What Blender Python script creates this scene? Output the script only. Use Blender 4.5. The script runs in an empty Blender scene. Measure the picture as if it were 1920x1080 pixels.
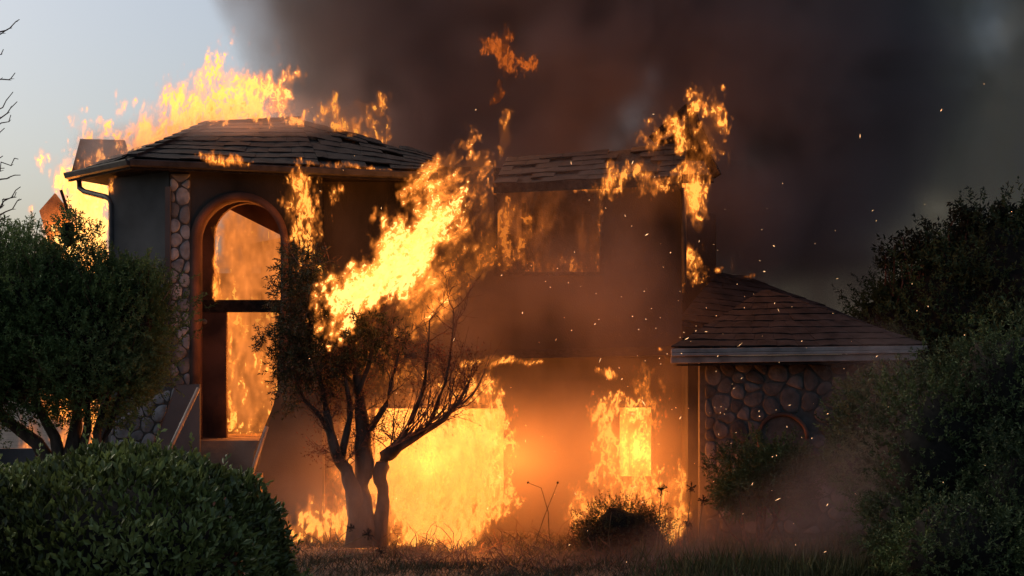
import bpy, bmesh, math, time
import numpy as np
from mathutils import Vector, Matrix
SC = bpy.context.scene
COL = SC.collection
R = math.radians
# ------------------------------------------------------------------ camera, sky, sun, exposure
cam = bpy.data.objects.new('camera', bpy.data.cameras.new('camera')); COL.objects.link(cam); SC.camera = cam
cam.location = (0, 0, 3); cam.rotation_euler = (R(90), 0, 0)
cam.data.lens = 59.6; cam.data.shift_y = 0.073; cam.data.clip_end = 3000
W = bpy.data.worlds.new('World'); SC.world = W; W.use_nodes = True
wn = W.node_tree; bg = wn.nodes['Background']
sky = wn.nodes.new('ShaderNodeTexSky'); sky.sky_type = 'NISHITA'; sky.sun_disc = False
SEL, SAZ = 40, 300
sky.sun_elevation = R(SEL); sky.sun_rotation = R(SAZ); sky.air_density = 1.0; sky.dust_density = 4.3; sky.ozone_density = 1.0
wn.links.new(sky.outputs[0], bg.inputs[0]); bg.inputs[1].default_value = 0.12
sl = bpy.data.lights.new('sun', 'SUN'); sl.energy = 0.5; sl.angle = R(12); sl.color = (1, .9, .8)
sun = bpy.data.objects.new('sun', sl); COL.objects.link(sun)
sd = Vector((math.sin(R(SAZ)) * math.cos(R(SEL)), math.cos(R(SAZ)) * math.cos(R(SEL)), math.sin(R(SEL))))
sun.rotation_euler = sd.to_track_quat('Z', 'Y').to_euler()
SC.view_settings.view_transform = 'Standard'; SC.view_settings.look = 'None'
SC.view_settings.exposure = 0.0; SC.view_settings.gamma = 1
SC.cycles.use_denoising = True
SC.cycles.max_bounces = 4; SC.cycles.diffuse_bounces = 2; SC.cycles.glossy_bounces = 1; SC.cycles.volume_bounces = 1
SC.cycles.transparent_max_bounces = 8; SC.cycles.sample_clamp_indirect = 4
SC.cycles.volume_step_rate = 1.7; SC.cycles.volume_max_steps = 256
rng = np.random.default_rng(11)
T0 = time.time()

def P(px, py, Y):
    """photograph position -> place at depth Y metres from the camera"""
    s = Y / 30 / 106
    return np.array([(px - 960) * s, Y, 3 - (py - 680) * s])
def PV(px, py, Y): return Vector(P(px, py, Y))

# ------------------------------------------------------------------ helpers
def tag(o, label=None, cat=None, group=None, kind=None):
    if label: o['label'] = label
    if cat: o['category'] = cat
    if group: o['group'] = group
    if kind: o['kind'] = kind
    return o
def empty(name, loc=(0, 0, 0), label=None, cat=None, group=None):
    o = bpy.data.objects.new(name, None); COL.objects.link(o); o.location = loc
    return tag(o, label, cat, group)
class MB:
    def __init__(s): s.v = []; s.f = []; s.a = []
    def add(s, vs, fs):
        b = len(s.v); s.v += [tuple(map(float, v)) for v in vs]; s.f += [tuple(i + b for i in f) for f in fs]
    def box(s, lo, hi):
        (a, b, c), (d, e, f) = lo, hi
        s.add([(a,b,c),(d,b,c),(d,e,c),(a,e,c),(a,b,f),(d,b,f),(d,e,f),(a,e,f)],
              [(0,3,2,1),(4,5,6,7),(0,1,5,4),(1,2,6,5),(2,3,7,6),(3,0,4,7)])
    def bar(s, p, q, w, h):
        p, q = Vector(p), Vector(q); d = (q - p).normalized()
        u = d.cross(Vector((0, 0, 1)))
        if u.length < .1: u = d.cross(Vector((0, 1, 0)))
        u.normalize(); t = u.cross(d)
        vs = []
        for c in (p, q):
            for a, b in ((-1,-1),(1,-1),(1,1),(-1,1)): vs.append(c + u * a * w / 2 + t * b * h / 2)
        s.add(vs, [(3,2,1,0),(4,5,6,7),(0,1,5,4),(1,2,6,5),(2,3,7,6),(3,0,4,7)])
    def prism(s, pts, vec):
        n = len(pts); vec = Vector(vec); pts = [Vector(p) for p in pts]
        s.add(pts + [p + vec for p in pts], [tuple(range(n))[::-1], tuple(range(n, 2 * n))] +
              [(i, (i + 1) % n, n + (i + 1) % n, n + i) for i in range(n)])
    def tube(s, pts, rad, k=6):
        pts = [Vector(p) for p in pts]; n = len(pts)
        if not hasattr(rad, '__len__'): rad = [rad] * n
        vs = []; up = Vector((.13, .2, 1)).normalized()
        for i, p in enumerate(pts):
            d = (pts[min(i + 1, n - 1)] - pts[max(i - 1, 0)])
            d = d.normalized() if d.length > 1e-9 else Vector((0, 0, 1))
            u = d.cross(up if abs(d.dot(up)) < .95 else Vector((1, 0, 0))).normalized(); t = d.cross(u)
            for j in range(k):
                a = 2 * math.pi * j / k; vs.append(p + (u * math.cos(a) + t * math.sin(a)) * rad[i])
        fs = [(i * k + j, i * k + (j + 1) % k, (i + 1) * k + (j + 1) % k, (i + 1) * k + j) for i in range(n - 1) for j in range(k)]
        fs += [tuple(range(k))[::-1], tuple(range((n - 1) * k, n * k))]
        s.add(vs, fs)
    def build(s, name, mat, parent=None, smooth=False, bevel=0):
        me = bpy.data.meshes.new(name); me.from_pydata(s.v, [], s.f); me.materials.append(mat)
        if smooth: me.shade_smooth()
        o = bpy.data.objects.new(name, me); COL.objects.link(o)
        if parent:
            o.parent = parent; o.matrix_parent_inverse = Matrix.Translation(-parent.location) if parent.type == 'EMPTY' else Matrix()
        if bevel:
            b = o.modifiers.new('bevel', 'BEVEL'); b.width = bevel; b.segments = 2; b.limit_method = 'ANGLE'
        return o
def add_child(o, parent):
    o.parent = parent
    if parent.type == 'EMPTY': o.matrix_parent_inverse = Matrix.Translation(-parent.location)

def mat(name, c1, c2=None, scale=3, rough=.9, bump=0.0, bscale=30, detail=6, c3=None, stretch=(1, 1, 1), attr=None, trans=0, spec=.2):
    m = bpy.data.materials.new(name); m.use_nodes = True; nt = m.node_tree; N = nt.nodes; L = nt.links
    b = N['Principled BSDF']; b.inputs['Roughness'].default_value = rough; b.inputs['Specular IOR Level'].default_value = spec
    tc = N.new('ShaderNodeTexCoord'); mp = N.new('ShaderNodeMapping'); mp.inputs['Scale'].default_value = stretch
    L.new(tc.outputs['Object'], mp.inputs[0])
    if c2:
        cr = N.new('ShaderNodeValToRGB')
        cr.color_ramp.elements[0].position = .35; cr.color_ramp.elements[1].position = .65
        cr.color_ramp.elements[0].color = (*c1, 1); cr.color_ramp.elements[1].color = (*c2, 1)
        if c3: e = cr.color_ramp.elements.new(.8); e.color = (*c3, 1)
        if attr:
            a = N.new('ShaderNodeAttribute'); a.attribute_name = attr; L.new(a.outputs['Fac'], cr.inputs[0])
            cr.color_ramp.elements[0].position = 0; cr.color_ramp.elements[1].position = .8
            if c3: cr.color_ramp.elements[2].position = 1
        else:
            n = N.new('ShaderNodeTexNoise'); n.inputs['Scale'].default_value = scale; n.inputs['Detail'].default_value = detail
            L.new(mp.outputs[0], n.inputs['Vector']); L.new(n.outputs[0], cr.inputs[0])
        L.new(cr.outputs[0], b.inputs['Base Color'])
    else: b.inputs['Base Color'].default_value = (*c1, 1)
    if bump:
        n2 = N.new('ShaderNodeTexNoise'); n2.inputs['Scale'].default_value = bscale; n2.inputs['Detail'].default_value = 5
        L.new(mp.outputs[0], n2.inputs['Vector'])
        bp = N.new('ShaderNodeBump'); bp.inputs['Strength'].default_value = bump; bp.inputs['Distance'].default_value = .02
        L.new(n2.outputs[0], bp.inputs['Height']); L.new(bp.outputs[0], b.inputs['Normal'])
    if trans:
        b.inputs['Transmission Weight'].default_value = 0
        tr = N.new('ShaderNodeBsdfTranslucent'); mx = N.new('ShaderNodeMixShader'); mx.inputs[0].default_value = trans
        if c2: L.new(cr.outputs[0], tr.inputs[0])
        else: tr.inputs[0].default_value = (*c1, 1)
        o = N['Material Output']; L.new(b.outputs[0], mx.inputs[1]); L.new(tr.outputs[0], mx.inputs[2]); L.new(mx.outputs[0], o.inputs[0])
    return m

M = {}
M['stucco'] = mat('sooty_stucco', (.014, .013, .012), (.07, .058, .05), .9, stretch=(1, 1, .45), bump=.4, bscale=60)
M['stucco_pale'] = mat('pale_stucco', (.04, .04, .04), (.10, .098, .096), .7, bump=.3, bscale=60)
M['stucco_red'] = mat('terracotta_stucco', (.05, .03, .024), (.16, .08, .055), 1.6, bump=.4, bscale=50)
M['stone'] = mat('river_stone', (.13, .125, .12), (.27, .26, .25), 5, bump=.7, bscale=18)
M['stone_dark'] = mat('sooty_stone', (.06, .052, .047), (.12, .10, .09), 5, bump=.7, bscale=18)
M['mortar'] = mat('dark_mortar', (.06, .052, .046), (.09, .08, .07), 8, bump=.4)
M['tile'] = mat('concrete_roof_tile', (.008, .008, .008), (.026, .023, .022), 4, bump=.5, bscale=25)
M['char'] = mat('charred_timber', (.008, .007, .006), (.03, .025, .022), 12, bump=.9, bscale=30, stretch=(1, 1, 1))
M['metal'] = mat('gutter_metal', (.03, .03, .03), (.06, .055, .055), 6, rough=.5)
M['trim'] = mat('cream_trim', (.12, .105, .095), (.26, .23, .205), 3, rough=.6, bump=.1)
M['plaster'] = mat('scorched_plaster', (.12, .08, .06), (.35, .27, .2), 1.5, bump=.3)
M['ground'] = mat('ashy_ground', (.035, .026, .02), (.09, .07, .055), 2.0, bump=.9, bscale=12)
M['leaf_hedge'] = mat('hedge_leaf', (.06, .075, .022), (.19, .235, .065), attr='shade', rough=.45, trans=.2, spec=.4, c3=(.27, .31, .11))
M['leaf_tree'] = mat('fine_tree_leaf', (.045, .075, .025), (.12, .18, .055), attr='shade', rough=.6, trans=.25, c3=(.18, .22, .08))
M['leaf_burn'] = mat('singed_leaf', (.018, .02, .012), (.05, .06, .03), attr='shade', rough=.7, trans=.15, c3=(.10, .06, .035))
M['leaf_red'] = mat('scorched_twig_leaf', (.05, .022, .015), (.16, .06, .035), attr='shade', rough=.8, trans=.25, c3=(.3, .12, .08))
M['leaf_dark'] = mat('dark_bush_leaf', (.03, .045, .02), (.08, .115, .045), attr='shade', rough=.6, trans=.15, c3=(.08, .115, .035))  # one darker leaf green for the right-hand shrubs and far tree
M['bark'] = mat('tree_bark', (.035, .026, .02), (.09, .065, .05), 8, bump=.9, bscale=14, stretch=(1, 1, .3))
M['twig'] = mat('bare_twig', (.07, .04, .03), (.17, .09, .06), 14, bump=.3)
M['stalk'] = mat('dry_stalk', (.08, .06, .035), (.16, .12, .07), 9)
M['grass'] = mat('grass_blade', (.02, .03, .012), (.06, .075, .03), attr='shade', rough=.7, trans=.2, c3=(.12, .11, .05))

# ------------------------------------------------------------------ voxel fields (fire and smoke)
def tile_noise(n, beta):
    f = np.fft.fftfreq(n) * n; a, b, c = np.meshgrid(f, f, f, indexing='ij'); k = np.sqrt(a * a + b * b + c * c); k[0, 0, 0] = 1
    s = np.fft.fftn(rng.standard_normal((n, n, n))) * k ** (-beta / 2); s[k < 2] = 0
    r = np.fft.ifftn(s).real; return (r / r.std()).astype(np.float32)
TN = tile_noise(128, 3.7)
def samp(x, y, z, T=TN):
    n = T.shape[0]; xi = np.floor(x).astype(np.int32); yi = np.floor(y).astype(np.int32); zi = np.floor(z).astype(np.int32)
    fx = (x - xi).astype(np.float32); fy = (y - yi).astype(np.float32); fz = (z - zi).astype(np.float32)
    xi &= n - 1; yi &= n - 1; zi &= n - 1; x1 = (xi + 1) & (n - 1); y1 = (yi + 1) & (n - 1); z1 = (zi + 1) & (n - 1)
    a = T[xi, yi, zi] * (1 - fx) + T[x1, yi, zi] * fx; b = T[xi, y1, zi] * (1 - fx) + T[x1, y1, zi] * fx
    e = T[xi, yi, z1] * (1 - fx) + T[x1, yi, z1] * fx; g = T[xi, y1, z1] * (1 - fx) + T[x1, y1, z1] * fx
    a = a * (1 - fy) + b * fy; e = e * (1 - fy) + g * fy
    return a * (1 - fz) + e * fz
def field_group(name, F, lo, h, material, thr=None):
    nx, ny, nz = F.shape; tot = nx * ny * nz; Wd = 4096; H = -(-tot // Wd)
    img = bpy.data.images.new(name + '_field', Wd, H, alpha=False, float_buffer=True, is_data=True)
    buf = np.zeros((Wd * H, 4), np.float32); buf[:tot, 0] = F.transpose(2, 1, 0).ravel(); buf[:, 3] = 1
    img.pixels.foreach_set(buf.ravel()); img.update()
    def group(thr):
        ng = bpy.data.node_groups.new(name + '_field', 'GeometryNodeTree')
        ng.interface.new_socket('Geometry', in_out='INPUT', socket_type='NodeSocketGeometry')
        ng.interface.new_socket('Geometry', in_out='OUTPUT', socket_type='NodeSocketGeometry')
        N = ng.nodes; L = ng.links; go = N.new('NodeGroupOutput')
        vc = N.new('GeometryNodeVolumeCube')
        vc.inputs['Min'].default_value = lo; vc.inputs['Max'].default_value = [lo[i] + h * (F.shape[i] - 1) for i in range(3)]
        for k, n in zip('XYZ', F.shape): vc.inputs['Resolution ' + k].default_value = n
        pos = N.new('GeometryNodeInputPosition'); sub = N.new('ShaderNodeVectorMath'); sub.operation = 'SUBTRACT'
        sub.inputs[1].default_value = [v - h / 2 for v in lo]; L.new(pos.outputs[0], sub.inputs[0])
        dv = N.new('ShaderNodeVectorMath'); dv.operation = 'SCALE'; dv.inputs['Scale'].default_value = 1 / h; L.new(sub.outputs[0], dv.inputs[0])
        sx = N.new('ShaderNodeSeparateXYZ'); L.new(dv.outputs[0], sx.inputs[0])
        def ii(v): n = N.new('FunctionNodeFloatToInt'); n.rounding_mode = 'FLOOR'; L.new(v, n.inputs[0]); return n.outputs[0]
        def im(op, a, b):
            n = N.new('FunctionNodeIntegerMath'); n.operation = op
            for i, v in enumerate((a, b)):
                if isinstance(v, int): n.inputs[i].default_value = v
                else: L.new(v, n.inputs[i])
            return n.outputs[0]
        s = im('ADD', im('ADD', im('MULTIPLY', ii(sx.outputs[2]), nx * ny), im('MULTIPLY', ii(sx.outputs[1]), nx)), ii(sx.outputs[0]))
        def fm(op, a, b): n = N.new('ShaderNodeMath'); n.operation = op; L.new(a, n.inputs[0]); n.inputs[1].default_value = b; return n.outputs[0]
        cb = N.new('ShaderNodeCombineXYZ')
        L.new(fm('DIVIDE', fm('ADD', im('MODULO', s, Wd), .5), Wd), cb.inputs[0])
        L.new(fm('DIVIDE', fm('ADD', im('DIVIDE_FLOOR', s, Wd), .5), H), cb.inputs[1])
        it = N.new('GeometryNodeImageTexture'); it.interpolation = 'Closest'; it.inputs['Image'].default_value = img; L.new(cb.outputs[0], it.inputs['Vector'])
        sp = N.new('FunctionNodeSeparateColor'); L.new(it.outputs[0], sp.inputs[0]); L.new(sp.outputs[0], vc.inputs['Density'])
        out = vc.outputs[0]
        if thr is not None:
            vm = N.new('GeometryNodeVolumeToMesh'); vm.inputs['Threshold'].default_value = thr; vm.inputs['Adaptivity'].default_value = .15
            L.new(out, vm.inputs[0]); out = vm.outputs[0]
        else:
            sm = N.new('GeometryNodeSetMaterial'); sm.inputs['Material'].default_value = material; L.new(out, sm.inputs[0]); out = sm.outputs[0]
        L.new(out, go.inputs[0]); return ng
    v = bpy.data.volumes.new(name); v.materials.append(material)
    vg = group(None); cm = None
    if thr is not None:
        o2 = bpy.data.objects.new('temporary', bpy.data.meshes.new('temporary')); COL.objects.link(o2)
        gg = group(thr); o2.modifiers.new('v', 'NODES').node_group = gg
        dg = bpy.context.evaluated_depsgraph_get(); cm = bpy.data.meshes.new_from_object(o2.evaluated_get(dg))
        bpy.data.objects.remove(o2); bpy.data.node_groups.remove(gg)
    return v, vg, cm
def base_field(strokes, h, pad):
    """strokes: polylines of (px, py, Y, radius px, strength); returns the grid of falloff values"""
    segs = []
    for st in strokes:
        if len(st) == 1: st = st * 2
        for a, b in zip(st[:-1], st[1:]):
            segs.append((P(*a[:3]), P(*b[:3]), a[3] * a[2] / 3180, b[3] * b[2] / 3180, a[4], b[4]))
    lo = np.min([np.minimum(s[0] - s[2], s[1] - s[3]) for s in segs], 0) - pad; hi = np.max([np.maximum(s[0] + s[2], s[1] + s[3]) for s in segs], 0) + pad
    n = np.ceil((hi - lo) / h).astype(int) + 1
    F = np.zeros(n, np.float32); ax = [(lo[i] + h * np.arange(n[i])).astype(np.float32) for i in range(3)]
    for a, b, ra, rb, Ia, Ib in segs:
        Rm = max(ra, rb); l = np.minimum(a, b) - Rm; u = np.maximum(a, b) + Rm
        sl = tuple(slice(max(0, int((l[i] - lo[i]) / h)), min(n[i], int((u[i] - lo[i]) / h) + 2)) for i in range(3))
        X = ax[0][sl[0]][:, None, None]; Y = ax[1][sl[1]][None, :, None]; Z = ax[2][sl[2]][None, None, :]
        d = (b - a).astype(np.float32); t = np.clip(((X - a[0]) * d[0] + (Y - a[1]) * d[1] + (Z - a[2]) * d[2]) / (d @ d + 1e-9), 0, 1)
        dd = np.sqrt((X - a[0] - t * d[0]) ** 2 + (Y - a[1] - t * d[1]) ** 2 + (Z - a[2] - t * d[2]) ** 2)
        v = np.clip(1 - dd / (ra + (rb - ra) * t), 0, None) * (Ia + (Ib - Ia) * t)
        F[sl] = np.maximum(F[sl], v)
    return F, lo, ax, n
def close(F):
    F[0] = 0; F[-1] = 0; F[:, 0] = 0; F[:, -1] = 0; F[:, :, 0] = 0; F[:, :, -1] = 0
FM = {}
def flame_mat(K, A, col):
    key = (K, A, col)
    if key in FM: return FM[key]
    m = bpy.data.materials.new('flame_and_glow_gas'); m.use_nodes = True; nt = m.node_tree; nt.nodes.clear()  # serves the flames and the emitting haze that imitates firelit rooms
    o = nt.nodes.new('ShaderNodeOutputMaterial'); a = nt.nodes.new('ShaderNodeAttribute'); a.attribute_name = 'density'
    e = nt.nodes.new('ShaderNodeEmission'); e.inputs[0].default_value = (*col, 1)
    ab = nt.nodes.new('ShaderNodeVolumeAbsorption'); ab.inputs[0].default_value = (0, 0, 0, 1)
    mm = nt.nodes.new('ShaderNodeMath'); mm.operation = 'MULTIPLY'; mm.inputs[1].default_value = A
    nt.links.new(a.outputs['Fac'], mm.inputs[0]); nt.links.new(mm.outputs[0], ab.inputs[1])
    tt = nt.nodes.new('ShaderNodeMath'); tt.operation = 'MULTIPLY_ADD'; tt.inputs[1].default_value = 1.05; tt.inputs[2].default_value = .18
    nt.links.new(a.outputs['Fac'], tt.inputs[0])
    m2 = nt.nodes.new('ShaderNodeMath'); m2.operation = 'MULTIPLY'; nt.links.new(tt.outputs[0], m2.inputs[0]); nt.links.new(a.outputs['Fac'], m2.inputs[1])
    m3 = nt.nodes.new('ShaderNodeMath'); m3.operation = 'MULTIPLY'; m3.inputs[1].default_value = K
    nt.links.new(m2.outputs[0], m3.inputs[0]); nt.links.new(m3.outputs[0], e.inputs[1])
    ad = nt.nodes.new('ShaderNodeAddShader'); nt.links.new(e.outputs[0], ad.inputs[0]); nt.links.new(ab.outputs[0], ad.inputs[1])
    nt.links.new(ad.outputs[0], o.inputs['Volume']); FM[key] = m; return m
CM = {}
def core_mat(s, col):
    key = (s, col)
    if key in CM: return CM[key]
    m = bpy.data.materials.new('glowing_flame'); m.use_nodes = True; nt = m.node_tree; nt.nodes.clear()
    o = nt.nodes.new('ShaderNodeOutputMaterial'); e = nt.nodes.new('ShaderNodeEmission')
    e.inputs[0].default_value = (*col, 1); e.inputs[1].default_value = s; nt.links.new(e.outputs[0], o.inputs[0])
    CM[key] = m; return m
FIRE = (1, .26, .035)
SEED = [0]
def warp_field(F, ax, n, h, amp, size, sd):
    # push the strokes about with two sizes of eddy so that no straight edge survives
    G = np.meshgrid(*[np.arange(k) for k in n], indexing='ij'); fl = [g.ravel() for g in G]
    p = [(ax[i][fl[i]] + sd * 3.7).astype(np.float32) for i in range(3)]
    k1 = 9.0 / size; k2 = 24.0 / size; out = []
    for i, (a, b, c) in enumerate(((5, 80, 33), (61, 17, 99), (102, 44, 7))):
        w = samp(p[0] * k1 + a, p[1] * k1 + b, p[2] * k1 * .55 + c) * amp + samp(p[0] * k2 + b, p[1] * k2 + c, p[2] * k2 * .55 + a) * amp * .27
        out.append(np.clip(fl[i] + np.rint(w / h).astype(int), 0, n[i] - 1))
    return F[out[0], out[1], out[2]].reshape(n)
def blaze(name, label, strokes, h=.028, K=14, cap=5.0, core=1.3, thr=.95, flow=(0, 0, 1), rough=.44, cut=.5, edge=.75, wob=.75, fine=1.0, col=FIRE, corecol=(1, .42, .07), gain=2.4, box=None):
    SEED[0] += 1; sd = SEED[0]
    F, lo, ax, n = base_field(strokes, h, .22)
    if box is not None:     # a solid body of fire filling a room behind an opening
        pass
    rm = float(np.mean([q[3] for st_ in strokes for q in st_])) * 28 / 3180
    F = warp_field(F, ax, n, h, wob * min(rm, .35) * (.45 if rm < .11 else 1), min(max(rm, .1), .45), sd)
    idx = np.nonzero(F > .01); p = np.stack([ax[i][idx[i]] for i in range(3)]); b = F[idx]
    w = Vector(flow).normalized(); u = w.cross(Vector((0, 1, 0))); u = u.normalized() if u.length > .01 else Vector((1, 0, 0)); v = w.cross(u)
    Q = np.array([u, v, w], np.float32) @ p + np.array([[7.3], [3.1], [5.7]], np.float32) * sd
    st = .36
    ws = [samp(Q[0] * 13 * fine + a, Q[1] * 13 * fine + b_, Q[2] * 13 * st * fine + c) for a, b_, c in ((0, 0, 0), (40, 60, 20), (90, 10, 70))]
    q = [Q[0] + ws[0] * .09 / fine, Q[1] + ws[1] * .09 / fine, Q[2] + ws[2] * .14 / fine]
    n1 = samp(q[0] * 32 * fine, q[1] * 32 * fine, q[2] * 32 * st * fine)
    n2 = 1 - np.abs(samp(q[0] * 44 * fine + 30, q[1] * 44 * fine + 11, q[2] * 44 * st * fine + 50))
    e = b * gain - cut + rough * n1
    F[:] = 0; F[idx] = np.clip(e / edge, 0, 1) ** 1.3 * (.12 + 1.15 * np.clip(n2, 0, 1) ** 2.6) * (.35 + b); close(F)
    vm = flame_mat(K, K / cap, col)
    vol, vg, cm = field_group(name, F, tuple(float(x) for x in lo), h, vm, thr)
    c = P(*strokes[0][0][:3])
    root = empty(name, tuple(c), label, 'fire')
    ob = bpy.data.objects.new('flame_veil', vol); COL.objects.link(ob); ob.modifiers.new('veil', 'NODES').node_group = vg; add_child(ob, root)
    if len(cm.vertices):
        cm.materials.clear(); cm.materials.append(core_mat(core, corecol))
        o3 = bpy.data.objects.new('flame_tongue', cm); COL.objects.link(o3); add_child(o3, root); o3['kind'] = 'stuff'
    return root
def smoke_mat(name, alb, dens, aniso=.2):
    m = bpy.data.materials.new(name); m.use_nodes = True; nt = m.node_tree; nt.nodes.clear()
    o = nt.nodes.new('ShaderNodeOutputMaterial'); a = nt.nodes.new('ShaderNodeAttribute'); a.attribute_name = 'density'
    mm = nt.nodes.new('ShaderNodeMath'); mm.operation = 'MULTIPLY'; mm.inputs[1].default_value = dens
    s = nt.nodes.new('ShaderNodeVolumeScatter'); s.inputs[0].default_value = (*alb, 1); s.inputs['Anisotropy'].default_value = aniso
    ab = nt.nodes.new('ShaderNodeVolumeAbsorption'); ab.inputs[0].default_value = (*alb, 1)
    nt.links.new(a.outputs['Fac'], mm.inputs[0]); nt.links.new(mm.outputs[0], s.inputs[1]); nt.links.new(mm.outputs[0], ab.inputs[1])
    ad = nt.nodes.new('ShaderNodeAddShader'); nt.links.new(s.outputs[0], ad.inputs[0]); nt.links.new(ab.outputs[0], ad.inputs[1])
    nt.links.new(ad.outputs[0], o.inputs['Volume']); return m
def smoke(name, label, strokes, h, alb, dens, rough=.25, scale=1.0, gain=1.6, cut=.05, aniso=.2, soft=1.0):
    SEED[0] += 1; sd = SEED[0]
    F, lo, ax, n = base_field(strokes, h, h * 2)
    idx = np.nonzero(F > .005); p = np.stack([ax[i][idx[i]] for i in range(3)]) + sd * 9.7; b = F[idx]
    ws = [samp(p[0] * 3 * scale + a, p[1] * 3 * scale + b_, p[2] * 3 * scale + c) for a, b_, c in ((0, 0, 0), (40, 60, 20), (90, 10, 70))]
    n1 = samp((p[0] + ws[0] * .3) * 6 * scale, (p[1] + ws[1] * .3) * 6 * scale, (p[2] + ws[2] * .3) * 6 * scale)
    n3 = .75 - np.abs(samp((p[0] + ws[1] * .2) * 13 * scale, (p[1] + ws[2] * .2) * 13 * scale, (p[2] + ws[0] * .2) * 13 * scale + 31))
    F[:] = 0; F[idx] = np.clip((b * gain - cut + rough * (.7 * n1 + .6 * n3) * np.clip(b * 3, 0, 1)) / soft, 0, 1.6); close(F)
    vol, vg, _ = field_group(name, F, tuple(float(x) for x in lo), h, smoke_mat(name + '_air', alb, dens, aniso))
    ob = bpy.data.objects.new(name, vol); COL.objects.link(ob); ob.modifiers.new('air', 'NODES').node_group = vg
    tag(ob, label, 'smoke', kind='stuff'); return ob

# ------------------------------------------------------------------ ground
def ground_z(x, y): return 0.05 * math.sin(x * 1.3 + y * .7) + .03 * math.sin(x * 3.1 - y * 2.2) + (max(0, 26 - y) * .02)
gm = MB(); nx, ny = 90, 60
xs = np.concatenate([[-1500, -300, -60], np.linspace(-25, 25, nx), [60, 300, 1500]]); ys = np.concatenate([[-200, -20], np.linspace(2, 45, ny), [80, 300, 2000]])
gm.add([(x, y, ground_z(x, y) if abs(x) < 26 and 1 < y < 46 else 0) for y in ys for x in xs],
       [(j * len(xs) + i, j * len(xs) + i + 1, (j + 1) * len(xs) + i + 1, (j + 1) * len(xs) + i) for j in range(len(ys) - 1) for i in range(len(xs) - 1)])
g = gm.build('ground', M['ground'], smooth=True); tag(g, 'ashy trampled front yard in front of the burning house', kind='structure')

# ------------------------------------------------------------------ house
house = empty('house', (0, 30, 0), 'two storey stone and stucco house burning through its roof and windows', 'house')
def wall(name, Y, x0, x1, y0, y1, th, m, holes=(), parent=house, arch=None):
    """wall in the plane Y between photo columns x0..x1 and rows y0..y1, holes as (x0,x1,y0,y1)"""
    b = MB(); xsv = sorted({x0, x1, *[h[0] for h in holes], *[h[1] for h in holes]}); ysv = sorted({y0, y1, *[h[2] for h in holes], *[h[3] for h in holes]})
    def inh(cx, cy): return any(h[0] < cx < h[1] and h[2] < cy < h[3] for h in holes)
    nxs, nys = len(xsv), len(ysv)
    V = []
    for t in (0, th):
        for y in ysv:
            for x in xsv:
                p = P(x, y, Y); V.append((p[0], Y + t, p[2]))
    Fc = []; off = nxs * nys
    solid = [[not inh((xsv[i] + xsv[i + 1]) / 2, (ysv[j] + ysv[j + 1]) / 2) for i in range(nxs - 1)] for j in range(nys - 1)]
    S = lambda i, j: 0 <= i < nxs - 1 and 0 <= j < nys - 1 and solid[j][i]
    for j in range(nys - 1):
        for i in range(nxs - 1):
            if not S(i, j): continue
            a, b_, c, d = j * nxs + i, j * nxs + i + 1, (j + 1) * nxs + i + 1, (j + 1) * nxs + i
            Fc.append((a, d, c, b_)); Fc.append((a + off, b_ + off, c + off, d + off))
            if not S(i - 1, j): Fc.append((a, a + off, d + off, d))
            if not S(i + 1, j): Fc.append((b_, c, c + off, b_ + off))
            if not S(i, j - 1): Fc.append((a, b_, b_ + off, a + off))
            if not S(i, j + 1): Fc.append((d, d + off, c + off, c))
    b.add(V, Fc); return b.build(name, m, parent)
def arch_wall(name, Y, x0, x1, y0, y1, cx, cy, r, yb, th, m, parent=house, seg=24, extra=()):
    """wall with a round-headed opening: centre cx,cy radius r (photo px), bottom row yb"""
    pts = [(cx - r, yb), (cx - r, cy)] + [(cx - r * math.cos(a), cy - r * math.sin(a)) for a in np.linspace(0, math.pi, seg)[1:-1]] + [(cx + r, cy), (cx + r, yb)]
    b = MB(); to = lambda q, t: (P(q[0], q[1], Y)[0], Y + t, P(q[0], q[1], Y)[2])
    n = len(pts)
    out = []
    for (x, y) in pts:   # outer partner of each point of the opening
        if y >= yb: out.append((x0 if x < cx else x1, y1))
        else:
            if x <= cx - r + .01: out.append((x0, y))
            elif x >= cx + r - .01: out.append((x1, y))
            else:
                dx, dy = x - cx, y - cy
                k = min(((x0 - cx) / dx if dx < -1e-6 else 1e9), ((x1 - cx) / dx if dx > 1e-6 else 1e9), ((y0 - cy) / dy if dy < -1e-6 else 1e9))
                out.append((cx + dx * k, cy + dy * k))
    # add the corners
    V = [to(q, 0) for q in pts] + [to(q, 0) for q in out] + [to(q, th) for q in pts] + [to(q, th) for q in out]
    Fc = []
    for i in range(n - 1):
        Fc.append((i, i + 1, n + i + 1, n + i)); Fc.append((2 * n + i, 3 * n + i, 3 * n + i + 1, 2 * n + i + 1)); Fc.append((i, 2 * n + i, 2 * n + i + 1, i + 1))
    b.add(V, Fc)
    for i in range(n - 1):   # corner fillers
        a, c = out[i], out[i + 1]
        if a[0] != c[0] and a[1] != c[1] and abs(a[1] - c[1]) > .01 and min(a[1], c[1]) <= y0 + .01 and max(a[1], c[1]) < y1:
            cr = (x0 if min(a[0], c[0]) <= x0 + .01 else x1, y0)
            b.add([to(a, 0), to(cr, 0), to(c, 0)], [(0, 1, 2)])
    return b.build(name, m, parent)
# main two storey front
front = wall('front_wall', 30.0, 536, 1279, 340, 672, .22, M['stucco'], [(931, 1127, 352, 512)])
wall('front_wall', 30.03, 604, 926, 312, 340, .2, M['stucco'])
lower = wall('lower_wall', 29.9, 520, 1308, 672, 1012, .25, M['stucco'], [(700, 946, 764, 948), (1160, 1224, 762, 896)])
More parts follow.
